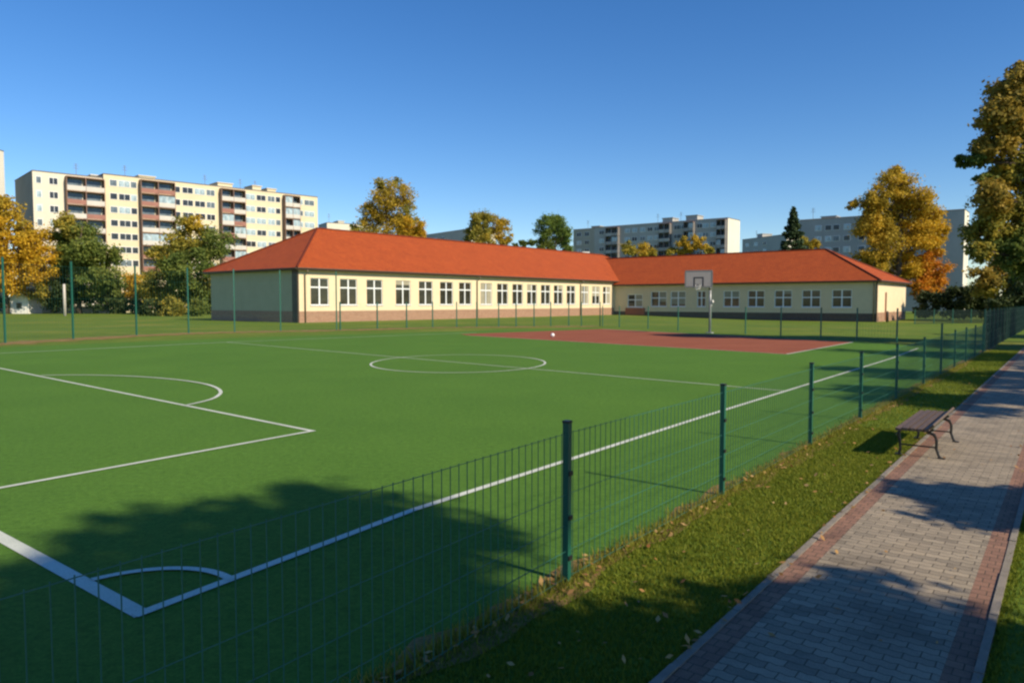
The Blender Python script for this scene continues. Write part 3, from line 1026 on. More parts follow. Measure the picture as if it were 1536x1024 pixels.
def build_blocks():
    # the big cream slab on the left
    P0 = W(55, 453, 147)[:2]; P1 = W(477, 453, 190)[:2]
    d = Vector((P1[0]-P0[0], P1[1]-P0[1])); L = d.length; e = tuple(d / L)
    A = lambda px: hit(px, P0, e)
    cols = [(A(64), 1.0, 1), (A(86), 1.6, 2), (A(174), 1.5, 1), (A(190), 2.3, 2), (A(204), 1.3, 1)]
    cols += [(A(269), 1.2, 1), (A(284), 2.4, 2), (A(302), 2.4, 2), (A(318), 2.0, 2)]
    cols += [(A(377), 2.4, 2), (A(393), 2.4, 2), (A(408), 1.9, 2), (A(418), 1.3, 1), (A(452), 1.2, 1), (A(464.5), 2.8, 2)]
    bays = [(A(103), A(159)), (A(212), A(262)), (A(331), A(366)), (A(425), A(447))]
    block('apartment_block', 'large cream slab apartment block with red and white balconies on the left skyline', P0, P1, 17,
          [(0, A(159.5), 28.2, 'panel_white', 0), (A(159.5), L, 29.0, 'panel_cream', .5)], 10, cols, bays,
          huts=[(A(150), A(160), .9), (A(222), A(246), 1.1), (A(340), A(362), 1.5), (A(392), A(405), 1.7), (A(414), A(427), 1.4)], rows=7, seed=5, first=.95, mat_side='panel_side_shade')
    # cream sliver at the left edge
    P0 = W(-180, 453, 158)[:2]; P1 = W(-53, 453, 158)[:2]
    block('apartment_block', 'tall cream apartment tower cut off at the left picture edge', P0, P1, 14, [(0, math.hypot(P1[0]-P0[0], P1[1]-P0[1]), 37.0, 'panel_white', 0)], 11,
          [(3, 2, 2), (8, 2, 2)], [], rows=5, seed=2)
    # small cream block behind the roof
    P0 = W(492, 453, 236)[:2]; P1 = W(552, 453, 243)[:2]
    L = math.hypot(P1[0]-P0[0], P1[1]-P0[1])
    block('apartment_block', 'small distant cream block with dark side peeping above the orange roof', P0, P1, 9, [(0, L, 27.5, 'panel_white', 0)], 9,
          [(2.2, 1.6, 2), (5.2, 1.6, 2), (8.6, 1.6, 2)], [], rows=3, seed=4, mat_side='panel_blue', first=1.8, huts=[(4, 6, .8)])
    # dark low block
    P0 = W(636, 453, 262)[:2]; P1 = W(706, 453, 238)[:2]
    L = math.hypot(P1[0]-P0[0], P1[1]-P0[1])
    block('apartment_block', 'distant grey shaded block between two autumn trees above the school roof', P0, P1, 10, [(0, L, 25.8, 'panel_blue', 0)], 8,
          [(3, 2, 2), (8, 2, 2), (13, 2, 2)], [], rows=3, seed=6, first=1.4)
    # grey shaded slab with sunlit gable
    P1 = W(1090, 453, 220)[:2]
    k = 55.0
    P0 = (P1[0] - .785*k, P1[1] + .62*k)
    d = Vector((P1[0]-P0[0], P1[1]-P0[1])); L = d.length; e = tuple(d / L)
    A = lambda px: hit(px, P0, e)
    cols = [(A(x), 1.9, 2) for x in (868, 880, 902, 940, 951, 963, 974, 984, 1014, 1021, 1048, 1057, 1068)]
    bays = [(A(911), A(929)), (A(990), A(1006)), (A(1027), A(1041)), (A(1076), A(1088.5))]
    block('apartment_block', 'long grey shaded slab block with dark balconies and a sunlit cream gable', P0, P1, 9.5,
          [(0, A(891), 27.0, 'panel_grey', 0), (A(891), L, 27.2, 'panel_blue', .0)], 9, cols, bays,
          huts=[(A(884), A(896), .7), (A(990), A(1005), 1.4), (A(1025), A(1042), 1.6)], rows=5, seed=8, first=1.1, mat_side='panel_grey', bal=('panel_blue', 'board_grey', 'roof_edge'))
    # low far block
    P0 = W(1112, 453, 285)[:2]; P1 = W(1178, 453, 262)[:2]
    L = math.hypot(P1[0]-P0[0], P1[1]-P0[1])
    block('apartment_block', 'far low grey block between the sunlit gable and the spruce', P0, P1, 10, [(0, L, 26.2, 'panel_blue', 0)], 9,
          [(3, 2, 2), (8, 2, 2), (13, 2, 2)], [], rows=3, seed=9, first=1.6, huts=[(7, 10, 1.4)])
    # right block, shaded front and sunlit gable
    P1 = W(1443, 453, 168)[:2]
    k = 36.5
    P0 = (P1[0] - .79*k, P1[1] + .615*k)
    L = math.hypot(P1[0]-P0[0], P1[1]-P0[1]); e = ((P1[0]-P0[0])/L, (P1[1]-P0[1])/L)
    A = lambda px: hit(px, P0, e)
    block('apartment_block', 'grey blue shaded block behind the large golden tree on the right', P0, P1, 8,
          [(0, L, 23.2, 'panel_dim', 0)], 8, [(A(x), 1.6, 1) for x in (1225, 1240, 1252, 1268, 1290, 1330, 1360, 1395)], [], rows=6, seed=12, first=1.6,
          huts=[(A(1228), A(1250), .5)])

def build_small_left():
    # white gabled house behind the golden tree
    c = W(39, 453, 141)
    root = empty('house', (c[0], c[1], 0), 'small white gabled house half hidden under the golden tree', 'house')
    b = MB(); w, dpt, h = 1.75, 4, 2.9
    b.bx(-w, w, -dpt/2, dpt/2, 0, h)
    b.face([(-w, -dpt/2, h), (w, -dpt/2, h), (0, -dpt/2, h + 1.8)]); b.face([(w, dpt/2, h), (-w, dpt/2, h), (0, dpt/2, h + 1.8)])
    b.build('wall', MATS['house_white'], root, off=(0, 0, 0))
    b = MB()
    for s in (-1, 1):
        b.face([(s*(w+.3), -dpt/2-.3, h-.2), (s*(w+.3), dpt/2+.3, h-.2), (0, dpt/2+.3, h+1.95), (0, -dpt/2-.3, h+1.95)])
    b.build('roof', MATS['dark_roof'], root, off=(0, 0, 0))
    b = MB(); b.bx(-.5, .5, -dpt/2-.04, -dpt/2+.02, 1.0, 2.1); b.build('window', MATS['dark_glass'], root, off=(0, 0, 0))
    # pale low wall
    a, e = W(50, 470, 150), W(166, 470, 144)
    d = Vector((e[0]-a[0], e[1]-a[1])); L = d.length; d /= L
    b = MB(); n = Vector((-d.y, d.x))
    b.box(((a[0]+e[0])/2, (a[1]+e[1])/2, .55), (d.x*L/2, d.y*L/2, 0), (n.x*.12, n.y*.12, 0), (0, 0, .75))
    b.box(((a[0]+e[0])/2, (a[1]+e[1])/2, 1.34), (d.x*L/2, d.y*L/2, 0), (n.x*.18, n.y*.18, 0), (0, 0, .04))
    tag(b.build('garden_wall', MATS['concrete_pale']), 'low pale concrete garden wall behind the lawn under the trees', 'wall')
    # white shed
    c = W(129, 465, 153)
    root = empty('shed', (c[0], c[1], 0), 'small white shed peeping over the pale garden wall', 'shed')
    b = MB(); b.bx(-1.3, 1.3, -1, 1, 0, 2.1); b.build('wall', MATS['house_white'], root, off=(0, 0, 0))
    b = MB(); b.face([(-1.5, -1.2, 2.1), (1.5, -1.2, 2.1), (1.5, 1.2, 2.6), (-1.5, 1.2, 2.6)]); b.build('roof', MATS['concrete_pale'], root, off=(0, 0, 0))
    # pale post
    c = G(97.5, 473.5)
    b = MB(); b.tube([(*c, 0), (*c, 5.0), (*c, 5.1)], [.24, .2, .1], 8)
    tag(b.build('concrete_post', MATS['concrete_pale'], smooth=True), 'slender pale concrete post on the lawn before the dark green tree', 'post')

# ------------------------------------------------------------------ court furniture
def build_hoop():
    x, y = G(1064.5, 499.3)
    root = empty('basketball_hoop', (x, y, 0), 'grey basketball backboard on a single steel pole behind the red court', 'basketball hoop')
    rt = (-NB[0], -NB[1])
    f = Vector((-.35, -.937))            # board faces the court
    r = Vector((.937, -.35))
    cx, cy, _ = W(1048, 418, y - 1.1)
    bc = Vector((cx - x, cy - y))
    b = MB()
    top = Vector((0, 0, 3.55))
    b.tube([(0, 0, -.1), (0, 0, 2.2), (0, 0, 3.15)], [.092, .086, .08], 12)
    b.tube([(0, 0, 3.1), (-.05 + bc.x*.15, bc.y*.2, 3.45), (bc.x*.85 - f.x*.1, bc.y*.85 - f.y*.1, 3.75)], [.10, .085, .075], 10)
    b.tube([(0, 0, -.02), (0, 0, .05)], [.3, .3], 12)
    b.build('pole', MATS['galvanised'], root, smooth=True, off=(0, 0, 0))
    b = MB()
    b.tube([(.1, .0, 1.95), (.16, -.12, 2.2), (.14, -.12, 2.36)], [.06, .08, .05], 8)
    b.build('winch', MATS['house_white'], root, off=(0, 0, 0))
    b = MB()
    for s in (-1, 1):
        b.tube([(bc.x*.25, bc.y*.25, 3.4), (bc.x + r.x*.5*s - f.x*.05, bc.y + r.y*.5*s - f.y*.05, 3.45)], .03, 6)
    b.build('brace', MATS['galvanised'], root, off=(0, 0, 0))
    w, z0, z1 = .90, 3.26, 4.36
    b = MB()
    b.box((bc.x, bc.y, (z0+z1)/2), (r.x*w, r.y*w, 0), (f.x*.02, f.y*.02, 0), (0, 0, (z1-z0)/2))
    bd = b.build('backboard', MATS['board_grey'], root, off=(0, 0, 0))
    b = MB()
    def bar(x0, x1, za, zb, t=.028):
        c = bc + r * ((x0+x1)/2)
        b.box((c.x, c.y, (za+zb)/2), (r.x*(x1-x0)/2, r.y*(x1-x0)/2, 0), (f.x*t, f.y*t, 0), (0, 0, (zb-za)/2))
    bar(-w - .03, w + .03, z1 - .05, z1 + .05); bar(-w - .03, w + .03, z0 - .05, z0 + .05)
    bar(-w - .05, -w + .05, z0 + .05, z1 - .05); bar(w - .05, w + .05, z0 + .05, z1 - .05)
    b.build('board_frame', MATS['board_frame'], bd, off=(0, 0, 0))
    b = MB()
    bar(-.34, .34, 3.86, 3.94, .03); bar(-.34, -.26, 3.30, 3.86, .03); bar(.26, .34, 3.30, 3.86, .03)
    b.build('target_square', MATS['black_iron'], bd, off=(0, 0, 0))
    b = MB()
    c = bc + f * .38
    ring = [(c.x + .23*math.cos(t), c.y + .23*math.sin(t), 3.42) for t in [2*math.pi*i/20 for i in range(21)]]
    b.tube(ring, .018, 6, cap=False)
    b.tube([(bc.x, bc.y, 3.42), (bc.x + f.x*.15, bc.y + f.y*.15, 3.42)], .05, 6)
    rim = b.build('rim', MATS['board_frame'], root, off=(0, 0, 0))
    b = MB()
    for i in range(12):
        t, t2 = 2*math.pi*i/12, 2*math.pi*(i+1)/12
        b.tube([(c.x + .22*math.cos(t), c.y + .22*math.sin(t), 3.41), (c.x + .13*math.cos(t2), c.y + .13*math.sin(t2), 3.05)], .006, 4)
        b.tube([(c.x + .22*math.cos(t2), c.y + .22*math.sin(t2), 3.41), (c.x + .13*math.cos(t), c.y + .13*math.sin(t), 3.05)], .006, 4)
    b.build('net', MATS['net_white'], root, off=(0, 0, 0))
    # ball
    x, y = G(829, 505.5)
    b = MB()
    n, m_ = 16, 10
    r0 = .12
    for j in range(m_):
        for i in range(n):
            P = lambda i, j: (x + r0*math.sin(math.pi*j/m_)*math.cos(2*math.pi*i/n), y + r0*math.sin(math.pi*j/m_)*math.sin(2*math.pi*i/n), .011 + r0 - r0*math.cos(math.pi*j/m_))
            q = [P(i, j), P(i+1, j), P(i+1, j+1), P(i, j+1)]
            if j == 0: q = [q[0], q[2], q[3]]
            elif j == m_-1: q = [q[0], q[1], q[2]]
            b.face(q)
    tag(b.build('ball', MATS['ball_white'], smooth=True), 'small white ball lying on the red court', 'ball')

def build_bench():
    s0, s1 = 11.55, 13.60
    tl, tr = -1.93, -1.47
    c = ST((s0+s1)/2, (tl+tr)/2)
    ang = math.atan2(U[1], U[0])
    root = empty('park_bench', (*c, .0), 'backless wooden slat bench on black iron legs at the path edge', 'bench', rz=ang)
    # local x along the bench, local -y towards the path
    L = (s1 - s0) / 2
    slats = [(.225, .405, .07, -8), (.135, .418, .07, -2), (.045, .420, .07, 0), (-.045, .420, .07, 1), (-.13, .428, .06, 14), (-.19, .478, .075, 44)]
    for (y, z, w, rot) in slats:
        b = MB()
        a = R(rot)
        b.box((0, y, z), (L + .05, 0, 0), (0, w/2*math.cos(a), -w/2*math.sin(a)), (0, .016*math.sin(a), .016*math.cos(a)))
        o = b.build('slat', MATS['bench_wood'], root, off=(0, 0, 0))
        m = o.modifiers.new('bevel', 'BEVEL'); m.width = .008; m.segments = 2
    for x in (-L + .12, L - .38):
        for sgn in (1, -1):
            b = MB()
            if sgn == 1:    # grass side
                pts = [(.22, .375), (.245, .33), (.225, .22), (.215, .1), (.235, .015)]
            else:           # path side, bowed outwards
                pts = [(-.12, .375), (-.205, .345), (-.235, .27), (-.235, .15), (-.265, .06), (-.30, .012)]
            b.tube([(x, y, z) for y, z in pts], [.022, .024, .02, .018, .018, .02][:len(pts)], 8)
            y, z = pts[-1]
            b.bx(x - .03, x + .03, y - .045, y + .045, -.02, .035)
            b.build('leg', MATS['black_iron'], root, smooth=False, off=(0, 0, 0))
        b = MB()
        b.tube([(x, .27, .375), (x, .2, .385), (x, .0, .392), (x, -.12, .39), (x, -.2, .415)], .018, 8)
        b.build('seat_support', MATS['black_iron'], root, off=(0, 0, 0))
        b = MB(); b.tube([(x, .22, .17), (x, -.236, .17)], .011, 6); b.build('cross_bar', MATS['black_iron'], root, off=(0, 0, 0))

# ------------------------------------------------------------------ trees
def leaves(r, C, cr, n, size, flat=.5):
    """n leaf quads around clump centres C (k,3) with radii cr"""
    k = len(C)
    idx = r.integers(0, k, n)
    g = r.standard_normal((n, 3))
    g *= (cr[idx] * .52)[:, None]
    g[:, 2] *= .75
    c = C[idx] + g
    nrm = g / (np.linalg.norm(g, axis=1, keepdims=True) + 1e-6) * .6 + r.standard_normal((n, 3)) * .6 + np.array([0, 0, .35])
    nrm /= np.linalg.norm(nrm, axis=1, keepdims=True)
    t = r.standard_normal((n, 3))
    e1 = np.cross(nrm, t); e1 /= np.linalg.norm(e1, axis=1, keepdims=True)
    e2 = np.cross(nrm, e1)
    s = size * (.55 + .8 * r.random(n))[:, None]
    e1 = e1 * s * .5; e2 = e2 * s * .36
    V = np.stack([c - e1, c + e2 * .9 + e1 * .05, c + e1, c - e2 * 1.1 - e1 * .1], 1)
    return V, idx

def tree(name, label, cat, base, lobes, n, size, trunk_r, seed, group=None, clump=.34, kper=16, trunk_top=None, fill=.45, bare=False):
    """lobes: (x,y,z, rx,ry,rz, palette, share) in world metres"""
    r = np_rng(seed)
    root = empty(name, base, label, cat, group)
    B = np.array(base)
    mats, mi_all, V_all, hue_all, ends = [], [], [], [], []
    tot = sum(l[7] for l in lobes)
    for l in lobes:
        c = np.array(l[:3]) - B; rad = np.array(l[3:6])
        k = max(5, int(kper))
        d = r.standard_normal((k, 3)); d /= np.linalg.norm(d, axis=1, keepdims=True)
        rr = r.random(k) ** fill
        C = c + d * rad * (rr * .88)[:, None]
        cr = clump * rad.mean() * (.6 + .75 * r.random(k))
        m = int(n * l[7] / tot)
        V, idx = leaves(r, C, cr, m, size)
        ch = r.random(k)
        hue = .5 * ch[idx] + .5 * r.random(m)
        if LEAFMATS[l[6]] not in mats: mats.append(LEAFMATS[l[6]])
        V_all.append(V.reshape(-1, 3)); hue_all.append(hue); mi_all.append(np.full(m, mats.index(LEAFMATS[l[6]])))
        order = np.argsort(-rr)
        ends.append((c, C[order[:max(3, k // 3)]], rad))
    me = np_mesh('crown', np.concatenate(V_all), 4, mats, np.concatenate(mi_all), np.concatenate(hue_all))
    child('crown', me, root)
    if trunk_r > 0:
        b = MB()
        zc = np.mean([e[0][2] for e in ends]); xc = np.mean([e[0][0] for e in ends]); yc = np.mean([e[0][1] for e in ends])
        zt = max(e[0][2] for e in ends) if trunk_top is None else trunk_top
        tp = lambda k: np.array([xc * k * k + .25 * trunk_r * math.sin(k * 7), yc * k * k, zt * k])
        b.tube([tp(k) - np.array([0, 0, .15 if k == 0 else 0]) for k in (0, .08, .2, .4, .6, .8, 1)],
               [trunk_r * q for q in (1.35, 1.05, .92, .75, .55, .35, .15)], 9)
        for c, E, rad in ends:
            k0 = min(.85, max(.22, (c[2] - rad[2] * .9) / max(zt, .1)))
            p0 = tp(k0)
            mid = p0 * .45 + c * .55 + np.array([0, 0, -.08 * rad[2]])
            rb = trunk_r * (.55 * (1 - k0) + .18)
            b.tube([p0, p0 * .7 + mid * .3 + np.array([0, 0, .05]), mid, c], [rb, rb * .8, rb * .6, rb * .38], 6)
            for e in E:
                m1 = c * .5 + e * .5 + r.standard_normal(3) * rad.mean() * .06
                b.tube([mid * .3 + c * .7, m1, e], [rb * .32, rb * .2, rb * .06], 4, cap=False)
        b.build('trunk', MATS['bark'], root, smooth=True, off=(0, 0, 0))
    return root

def ptree(name, label, cat, bpx, D, lobes, n, size, trunk_r, seed, bz=0.0, dy=1.0, **kw):
    """lobes (px, py, rx, ry, palette[, share][, depth offset]) seen at distance D"""
    r = random.Random(seed)
    bx = W(bpx, 453, D)[0]
    out = []
    k = D / F
    for l in lobes:
        dd = (l[6] if len(l) > 6 else r.uniform(-.35, .35)) * (l[2] + l[3]) / 2 * k * dy * 1.6
        x, y, z = W(l[0], l[1], D + dd)
        rx, ry = l[2] * k, l[3] * k
        sh = l[5] if len(l) > 5 else l[2] * l[3]
        out.append((x, y, z, rx, (rx + ry) / 2, ry, l[4], sh))
    return tree(name, label, cat, (bx, D, bz), out, n, size, trunk_r, seed, **kw)

def spruce(name, label, base, h, rmax, n, seed):
    r = np_rng(seed)
    root = empty(name, base, label, 'tree')
    C, cr = [], []
    for i in range(900):
        k = r.random() ** 1.25
        tier = .86 + .28 * ((k * 15) % 1.0 < .5)
        rad = (rmax * (1 - k) ** .92 + .12) * tier * (.72 + .42 * r.random())
        a = 2 * math.pi * r.random()
        rr = rad * r.random() ** .4
        C.append((rr * math.cos(a), rr * math.sin(a), h * (.05 + .95 * k) - rr * .22)); cr.append(.75 * (1 - k * .72))
    C, cr = np.array(C), np.array(cr)
    V, idx = leaves(r, C, cr, n, .5)
    child('crown', np_mesh('crown', V.reshape(-1, 3), 4, [LEAFMATS['spruce']], None, r.random(n)), root)
    b = MB(); b.tube([(0, 0, -.1), (0, 0, h * .5), (0, 0, h * .97)], [.3, .18, .03], 8)
    b.build('trunk', MATS['bark'], root, smooth=True, off=(0, 0, 0))

def build_trees():
    # left side, behind the lawn
    ptree('tree', 'golden autumn tree at the far left edge beyond the lawn', 'tree', 8, 138,
          [(-20, 340, 42, 40, 'gold'), (14, 318, 26, 24, 'yellowolive'), (50, 372, 34, 34, 'gold'), (20, 395, 45, 40, 'gold'), (62, 405, 24, 26, 'gold'), (-30, 410, 45, 40, 'gold'), (62, 436, 24, 18, 'olive'), (20, 430, 40, 16, 'gold'), (5, 300, 10, 12, 'yellowolive'), (30, 345, 20, 18, 'yellowolive')],
          30000, .46, .45, 21, kper=20)
    ptree('tree', 'dark green round tree between the golden tree and the slab block', 'tree', 118, 140,
          [(112, 362, 32, 34, 'green'), (98, 338, 18, 20, 'olive'), (140, 385, 34, 34, 'green'), (100, 400, 32, 32, 'green'), (150, 418, 36, 32, 'green'), (105, 435, 34, 28, 'hedge'), (168, 440, 24, 22, 'green')],
          38000, .46, .45, 22, kper=24)
    ptree('tree', 'olive green tree beside the shaded end wall of the school', 'tree', 285, 132,
          [(280, 362, 34, 36, 'olive'), (318, 372, 30, 36, 'green'), (248, 392, 34, 34, 'olive'), (285, 410, 46, 36, 'green'), (330, 420, 34, 36, 'olive'), (288, 336, 14, 18, 'yellowolive'), (240, 430, 32, 26, 'olive'), (300, 445, 44, 24, 'green')],
          38000, .44, .42, 23, kper=24)
    ptree('tree', 'small yellow brown tree between the two green trees on the left', 'tree', 206, 146,
          [(204, 425, 20, 20, 'gold'), (218, 440, 18, 18, 'yellowolive'), (196, 445, 14, 16, 'gold')], 4500, .5, .25, 24)
    ptree('shrub', 'low dark shrub row at the lawn edge under the dark green tree', 'shrub', 150, 139,
          [(78, 456, 14, 17, 'hedge'), (112, 446, 26, 12, 'hedge'), (150, 452, 24, 14, 'hedge'), (180, 459, 22, 15, 'hedge'), (205, 461, 18, 13, 'hedge'), (240, 455, 30, 18, 'hedge'), (290, 455, 30, 18, 'hedge')], 14000, .42, 0, 25, dy=.4)
    ptree('shrub', 'grey green bushy shrub against the shaded end of the school', 'shrub', 288, 116,
          [(226, 464, 24, 15, 'hedge'), (262, 462, 26, 18, 'olive'), (296, 466, 22, 16, 'green'), (248, 474, 30, 8, 'hedge')], 6500, .36, 0, 26)
    ptree('shrub', 'green shrub below the golden tree in front of the white house', 'shrub', 14, 140,
          [(16, 458, 12, 12, 'olive'), (-20, 455, 24, 16, 'hedge')], 3000, .4, 0, 27)
    # behind the long roof
    ptree('tree', 'tall olive autumn tree rising behind the ridge of the long roof', 'tree', 584, 150,
          [(578, 290, 22, 26, 'yellowolive'), (600, 300, 20, 28, 'yellowolive'), (556, 322, 20, 24, 'yellowolive'), (585, 330, 36, 30, 'yellowolive'), (612, 325, 18, 24, 'olive'), (550, 348, 22, 18, 'olive'), (590, 360, 46, 24, 'yellowolive'), (595, 275, 10, 10, 'olive'), (572, 278, 10, 12, 'olive'), (532, 340, 8, 8, 'green')],
          24000, .36, .4, 31, kper=24)
    ptree('tree', 'bright golden tree at the right foot of the tall olive tree', 'tree', 618, 144,
          [(618, 342, 18, 20, 'gold'), (606, 352, 18, 16, 'gold'), (628, 352, 11, 18, 'gold')], 8000, .36, .25, 32)
    ptree('tree', 'loose yellow olive tree left of the green rounded tree above the roof', 'tree', 735, 155,
          [(712, 336, 15, 20, 'olive'), (730, 334, 14, 20, 'olive'), (748, 342, 18, 20, 'yellowolive'), (725, 358, 26, 16, 'olive'), (758, 360, 13, 14, 'yellowolive'), (704, 355, 10, 14, 'olive')], 14000, .36, .3, 33, kper=20)
    ptree('tree', 'dense rounded green tree above the dip of the orange roof', 'tree', 832, 168,
          [(818, 340, 16, 22, 'fresh'), (834, 336, 16, 22, 'fresh'), (846, 352, 13, 22, 'fresh'), (826, 365, 24, 20, 'green'), (850, 372, 10, 14, 'fresh')], 16000, .36, .35, 34, kper=22)
    ptree('tree', 'tiny far dark tree just above the roof left of the rounded green tree', 'tree', 786, 190,
          [(784, 366, 9, 6, 'green'), (798, 364, 7, 7, 'green'), (774, 368, 6, 4, 'green')], 1800, .5, .2, 35)
    # behind the wing
    ptree('tree', 'low olive yellow tree top before the grey slab block', 'tree', 956, 172,
          [(945, 372, 14, 13, 'olive'), (962, 374, 18, 14, 'yellowolive'), (978, 380, 12, 8, 'olive')], 4000, .45, .25, 36)
    ptree('tree', 'wider olive gold tree top before the balconies of the grey slab block', 'tree', 1040, 172,
          [(1024, 368, 16, 14, 'yellowolive'), (1045, 366, 18, 13, 'yellowolive'), (1062, 376, 12, 10, 'olive'), (1010, 376, 10, 9, 'olive')], 5000, .45, .25, 37)
    c = W(1188, 453, 160)
    spruce('spruce_tree', 'dark pointed spruce tree rising above the right wing roof', (c[0], 160, 0), 22.6, 6.2, 24000, 38)
    ptree('tree', 'small pale olive tree right beside the dark spruce', 'tree', 1212, 165,
          [(1206, 362, 9, 12, 'olive'), (1222, 366, 10, 10, 'yellowolive')], 2200, .45, .2, 39)
    # the large golden tree
    ptree('tree', 'large golden autumn tree behind the right end of the school', 'tree', 1345, 136,
          [(1342, 278, 28, 26, 'yellowolive'), (1312, 300, 26, 24, 'yellowolive'), (1376, 302, 26, 24, 'yellowolive'), (1345, 318, 34, 28, 'yellowolive'), (1300, 335, 26, 24, 'yellowolive'), (1395, 332, 26, 24, 'gold'), (1325, 352, 34, 28, 'yellowolive'), (1372, 360, 32, 30, 'gold'),
           (1403, 362, 20, 22, 'gold'), (1312, 388, 30, 26, 'yellowolive'), (1360, 400, 30, 26, 'gold'), (1396, 400, 26, 28, 'orange'), (1408, 428, 16, 18, 'orange'), (1380, 432, 24, 18, 'orange'), (1278, 308, 10, 9, 'yellowolive'), (1416, 345, 9, 9, 'gold'), (1345, 258, 14, 10, 'yellowolive')],
          75000, .38, .62, 41, kper=26)
    # right: shaded bushes
    ptree('shrub', 'dark evergreen bush right of the large golden tree', 'shrub', 1425, 112,
          [(1400, 450, 24, 18, 'hedge'), (1430, 444, 24, 22, 'hedge'), (1462, 440, 26, 24, 'hedge'), (1385, 466, 20, 10, 'hedge'), (1425, 467, 26, 10, 'hedge'), (1460, 467, 28, 10, 'hedge'), (1500, 467, 28, 10, 'hedge'), (1540, 467, 28, 10, 'hedge')], 15000, .4, 0, 42)
    ptree('tree', 'bushy shade-toned olive tree below the big dark tree at the right edge', 'tree', 1492, 104,
          [(1478, 412, 22, 20, 'brownolive'), (1505, 410, 26, 22, 'brownolive'), (1535, 418, 26, 26, 'olive'), (1490, 436, 28, 18, 'olive'), (1530, 445, 26, 18, 'green')], 11000, .42, .25, 43)  # duller leaves than its gold, shade put into the colour
    ptree('shrub', 'dark green hedge bush at the right edge behind the fence', 'shrub', 1520, 96,
          [(1500, 458, 26, 12, 'hedge'), (1540, 452, 26, 18, 'hedge'), (1536, 428, 24, 20, 'hedge'), (1580, 445, 30, 24, 'hedge')], 10000, .36, 0, 44)
    # the big tree standing right of the path
    bs = ST(49.5, 3.2)
    D = bs[1]
    ptree('tree', 'big olive brown tree leaning in from the right picture edge', 'tree', (bs[0] / bs[1]) * F * 1.0 + CX, D,
          [(1525, 134, 34, 40, 'brownolive'), (1540, 112, 26, 26, 'brownolive'), (1500, 178, 36, 34, 'brownolive'), (1545, 190, 50, 45, 'olive'), (1492, 222, 34, 22, 'brownolive'), (1460, 242, 26, 11, 'green'), (1524, 262, 44, 34, 'olive'), (1488, 298, 36, 28, 'brownolive'), (1530, 330, 46, 40, 'olive'), (1484, 342, 34, 30, 'olive'),
           (1515, 375, 40, 32, 'green'), (1560, 380, 50, 45, 'green'), (1600, 150, 60, 55, 'brownolive'), (1640, 230, 70, 60, 'olive'), (1600, 300, 60, 60, 'olive'), (1660, 340, 70, 60, 'green'), (1440, 238, 9, 6, 'green'), (1475, 268, 18, 7, 'green'), (1468, 378, 20, 16, 'olive')],
          125000, .19, .45, 51, kper=40, clump=.31)

def shade_tree(label, s, t, lobes, n, size, trunk_r, seed, pal='olive', **kw):
    x, y = ST(s, t)
    L = []
    for (ds, dt, z, rs, rt, rz) in lobes:
        px, py = ST(s + ds, t + dt)
        L.append((px, py, z, rs, rt, rz, pal, rs * rt * rz))
    tree('tree', label, 'tree', (x, y, 0), L, n, size, trunk_r, seed, group='trees along the right of the path', **kw)

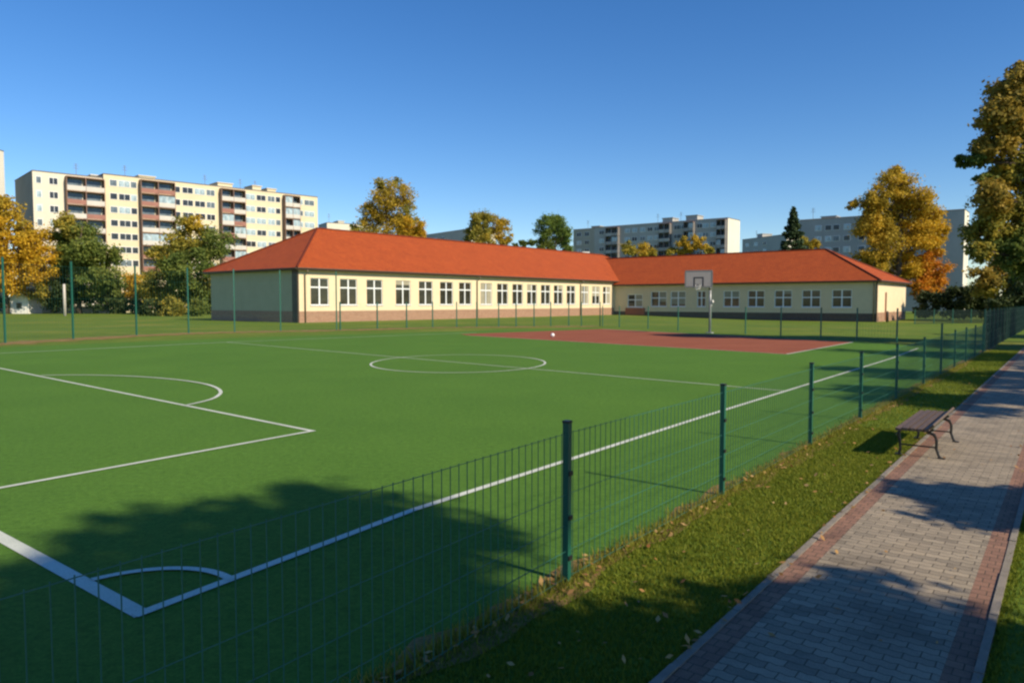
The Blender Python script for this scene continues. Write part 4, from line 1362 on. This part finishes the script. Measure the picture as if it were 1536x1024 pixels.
def build_shade_trees():
    shade_tree('leafy tree nearest the viewer right of the path casting the large foreground shadow', 3.2, 4.6,
               [(1.4, 0, 3.6, 1.2, 1.6, .7), (0, 0, 3.6, 2.0, 2.0, .9), (.9, -1.2, 3.0, 2.0, 1.5, 1.0), (-1, -1.6, 2.6, 2.2, 1.4, 1.0), (1.3, -.5, 2.4, 1.6, 1.5, .9), (1.0, .3, 3.2, 1.6, 1.8, .9), (-1, -1.0, 3.2, 2.2, 1.6, 1.2), (1.9, -.9, 3.2, 1.0, 1.2, .7),
                (-.9, 0, 5.2, 2.0, 2.2, 1.3), (-1.6, 0, 4.6, 2.0, 1.8, 1.4), (-2.6, .5, 3.6, 1.6, 1.8, 1.4), (-1.5, .2, 6.3, 1.9, 1.7, 1.3), (-2.9, .3, 5.6, 1.7, 1.7, 1.4),
                (.8, .3, 7.1, 1.8, 1.9, .7), (.2, 1.0, 7.5, 1.7, 1.8, .9), (1.2, .6, 8.2, .7, 1.3, .4), (0, .6, 8.6, .7, 1.3, .4), (-1.2, .6, 8.1, .7, 1.3, .4), (-2.4, .6, 7.4, .7, 1.3, .4)],
               78000, .2, .2, 61, kper=26)
    shade_tree('small leafy tree right of the path just past the near shadow', 9.4, 3.0,
               [(0, 0, 2.6, 1.1, 1.1, .6), (.3, .2, 1.9, 1.0, .9, .5), (-.3, -.6, 1.8, .9, .8, .4), (.2, .5, 3.1, .7, .8, .4)], 9000, .15, .07, 62, kper=12)
    shade_tree('slender tree right of the path abreast of the fourth fence post', 18.6, 5.2,
               [(0, 0, 5.6, 1.2, 1.6, 1.2), (.9, -.4, 4.4, 1.1, 1.4, .8), (-.9, .5, 3.4, 1.0, 1.2, .7), (1.6, 0, 6.4, .8, 1.0, .7), (-1.2, -.6, 4.3, .9, 1.3, .6), (.6, -.8, 3.8, 1.0, 1.2, .6), (2.2, -.3, 4.2, .9, 1.2, .6)], 10000, .19, .13, 63, kper=14)
    shade_tree('spreading tree right of the path abreast of the sixth fence post', 25.0, 5.5,
               [(0, 0, 6.5, 2.0, 2.4, 1.6), (1.2, .2, 4.6, 1.6, 1.8, 1.2), (-1.0, 0, 4.2, 1.4, 1.8, 1.1), (-2.4, 0, 4.6, 1.0, 1.5, .8), (2.8, -.2, 4.4, 1.3, 1.6, .9), (4.6, 0, 4.4, 1.0, 1.5, .8)], 14000, .2, .16, 64, kper=14)
    shade_tree('broad tree right of the path before the taller fence', 35.0, 6.0,
               [(0, 0, 7.5, 2.8, 2.8, 2.2), (1.5, .2, 5.0, 2.0, 2.2, 1.5), (-1.8, 0, 5.2, 1.8, 2.2, 1.4)], 8000, .24, .2, 65, kper=14)
    shade_tree('round tree right of the path beyond the tall one', 57.0, 6.5,
               [(0, 0, 7.5, 3.4, 3.0, 2.4), (1.8, .2, 5.4, 2.6, 2.4, 1.7), (-1.8, 0, 5.6, 2.6, 2.4, 1.7)], 9000, .28, .22, 67, kper=16)
    shade_tree('tall tree right of the path beside the taller fence', 43.0, 6.0,
               [(0, 0, 7.5, 3.0, 2.8, 2.2), (1.6, .2, 5.4, 2.2, 2.2, 1.5), (-1.8, 0, 5.6, 2.2, 2.2, 1.5)], 9000, .26, .22, 66, kper=16)

# ------------------------------------------------------------------ light
def build_light():
    hd = Vector((.78, -.62)).normalized()
    el = R(35)
    S = Vector((hd.x * math.cos(el), hd.y * math.cos(el), math.sin(el)))
    l = bpy.data.lights.new('sun', 'SUN')
    l.energy = 5.0
    l.angle = R(.95)
    l.color = (1.0, .87, .65)
    o = bpy.data.objects.new('sun', l); COL.objects.link(o)
    o.rotation_euler = (-S).to_track_quat('-Z', 'Y').to_euler()
    w = bpy.data.worlds.new('World'); scene.world = w
    w.use_nodes = True
    nt = w.node_tree
    bg = nt.nodes['Background']
    sky = nt.nodes.new('ShaderNodeTexSky')
    sky.sky_type = 'NISHITA'
    sky.sun_disc = False
    sky.sun_elevation = el
    sky.sun_rotation = math.atan2(hd.x, hd.y)
    sky.altitude = 200
    sky.air_density = 1.0
    sky.dust_density = 0.0
    sky.ozone_density = 4.0
    hs = nt.nodes.new('ShaderNodeHueSaturation')
    hs.inputs['Saturation'].default_value = 1.26
    hs.inputs['Hue'].default_value = .507
    nt.links.new(sky.outputs[0], hs.inputs['Color'])
    nt.links.new(hs.outputs[0], bg.inputs['Color'])
    bg.inputs['Strength'].default_value = .110
    scene.view_settings.view_transform = 'Standard'
    scene.view_settings.look = 'None'
    scene.view_settings.exposure = 0.36
    scene.view_settings.gamma = 1
    scene.cycles.max_bounces = 6
    scene.cycles.transparent_max_bounces = 8
    scene.cycles.filter_width = 2.4
    scene.cycles.use_denoising = True

build_ground()
build_pitch()
build_markings()
build_path()
build_earth()
build_grass()
build_fences()
build_school()
build_blocks()
build_small_left()
build_hoop()
build_bench()
build_trees()
build_shade_trees()
build_light()
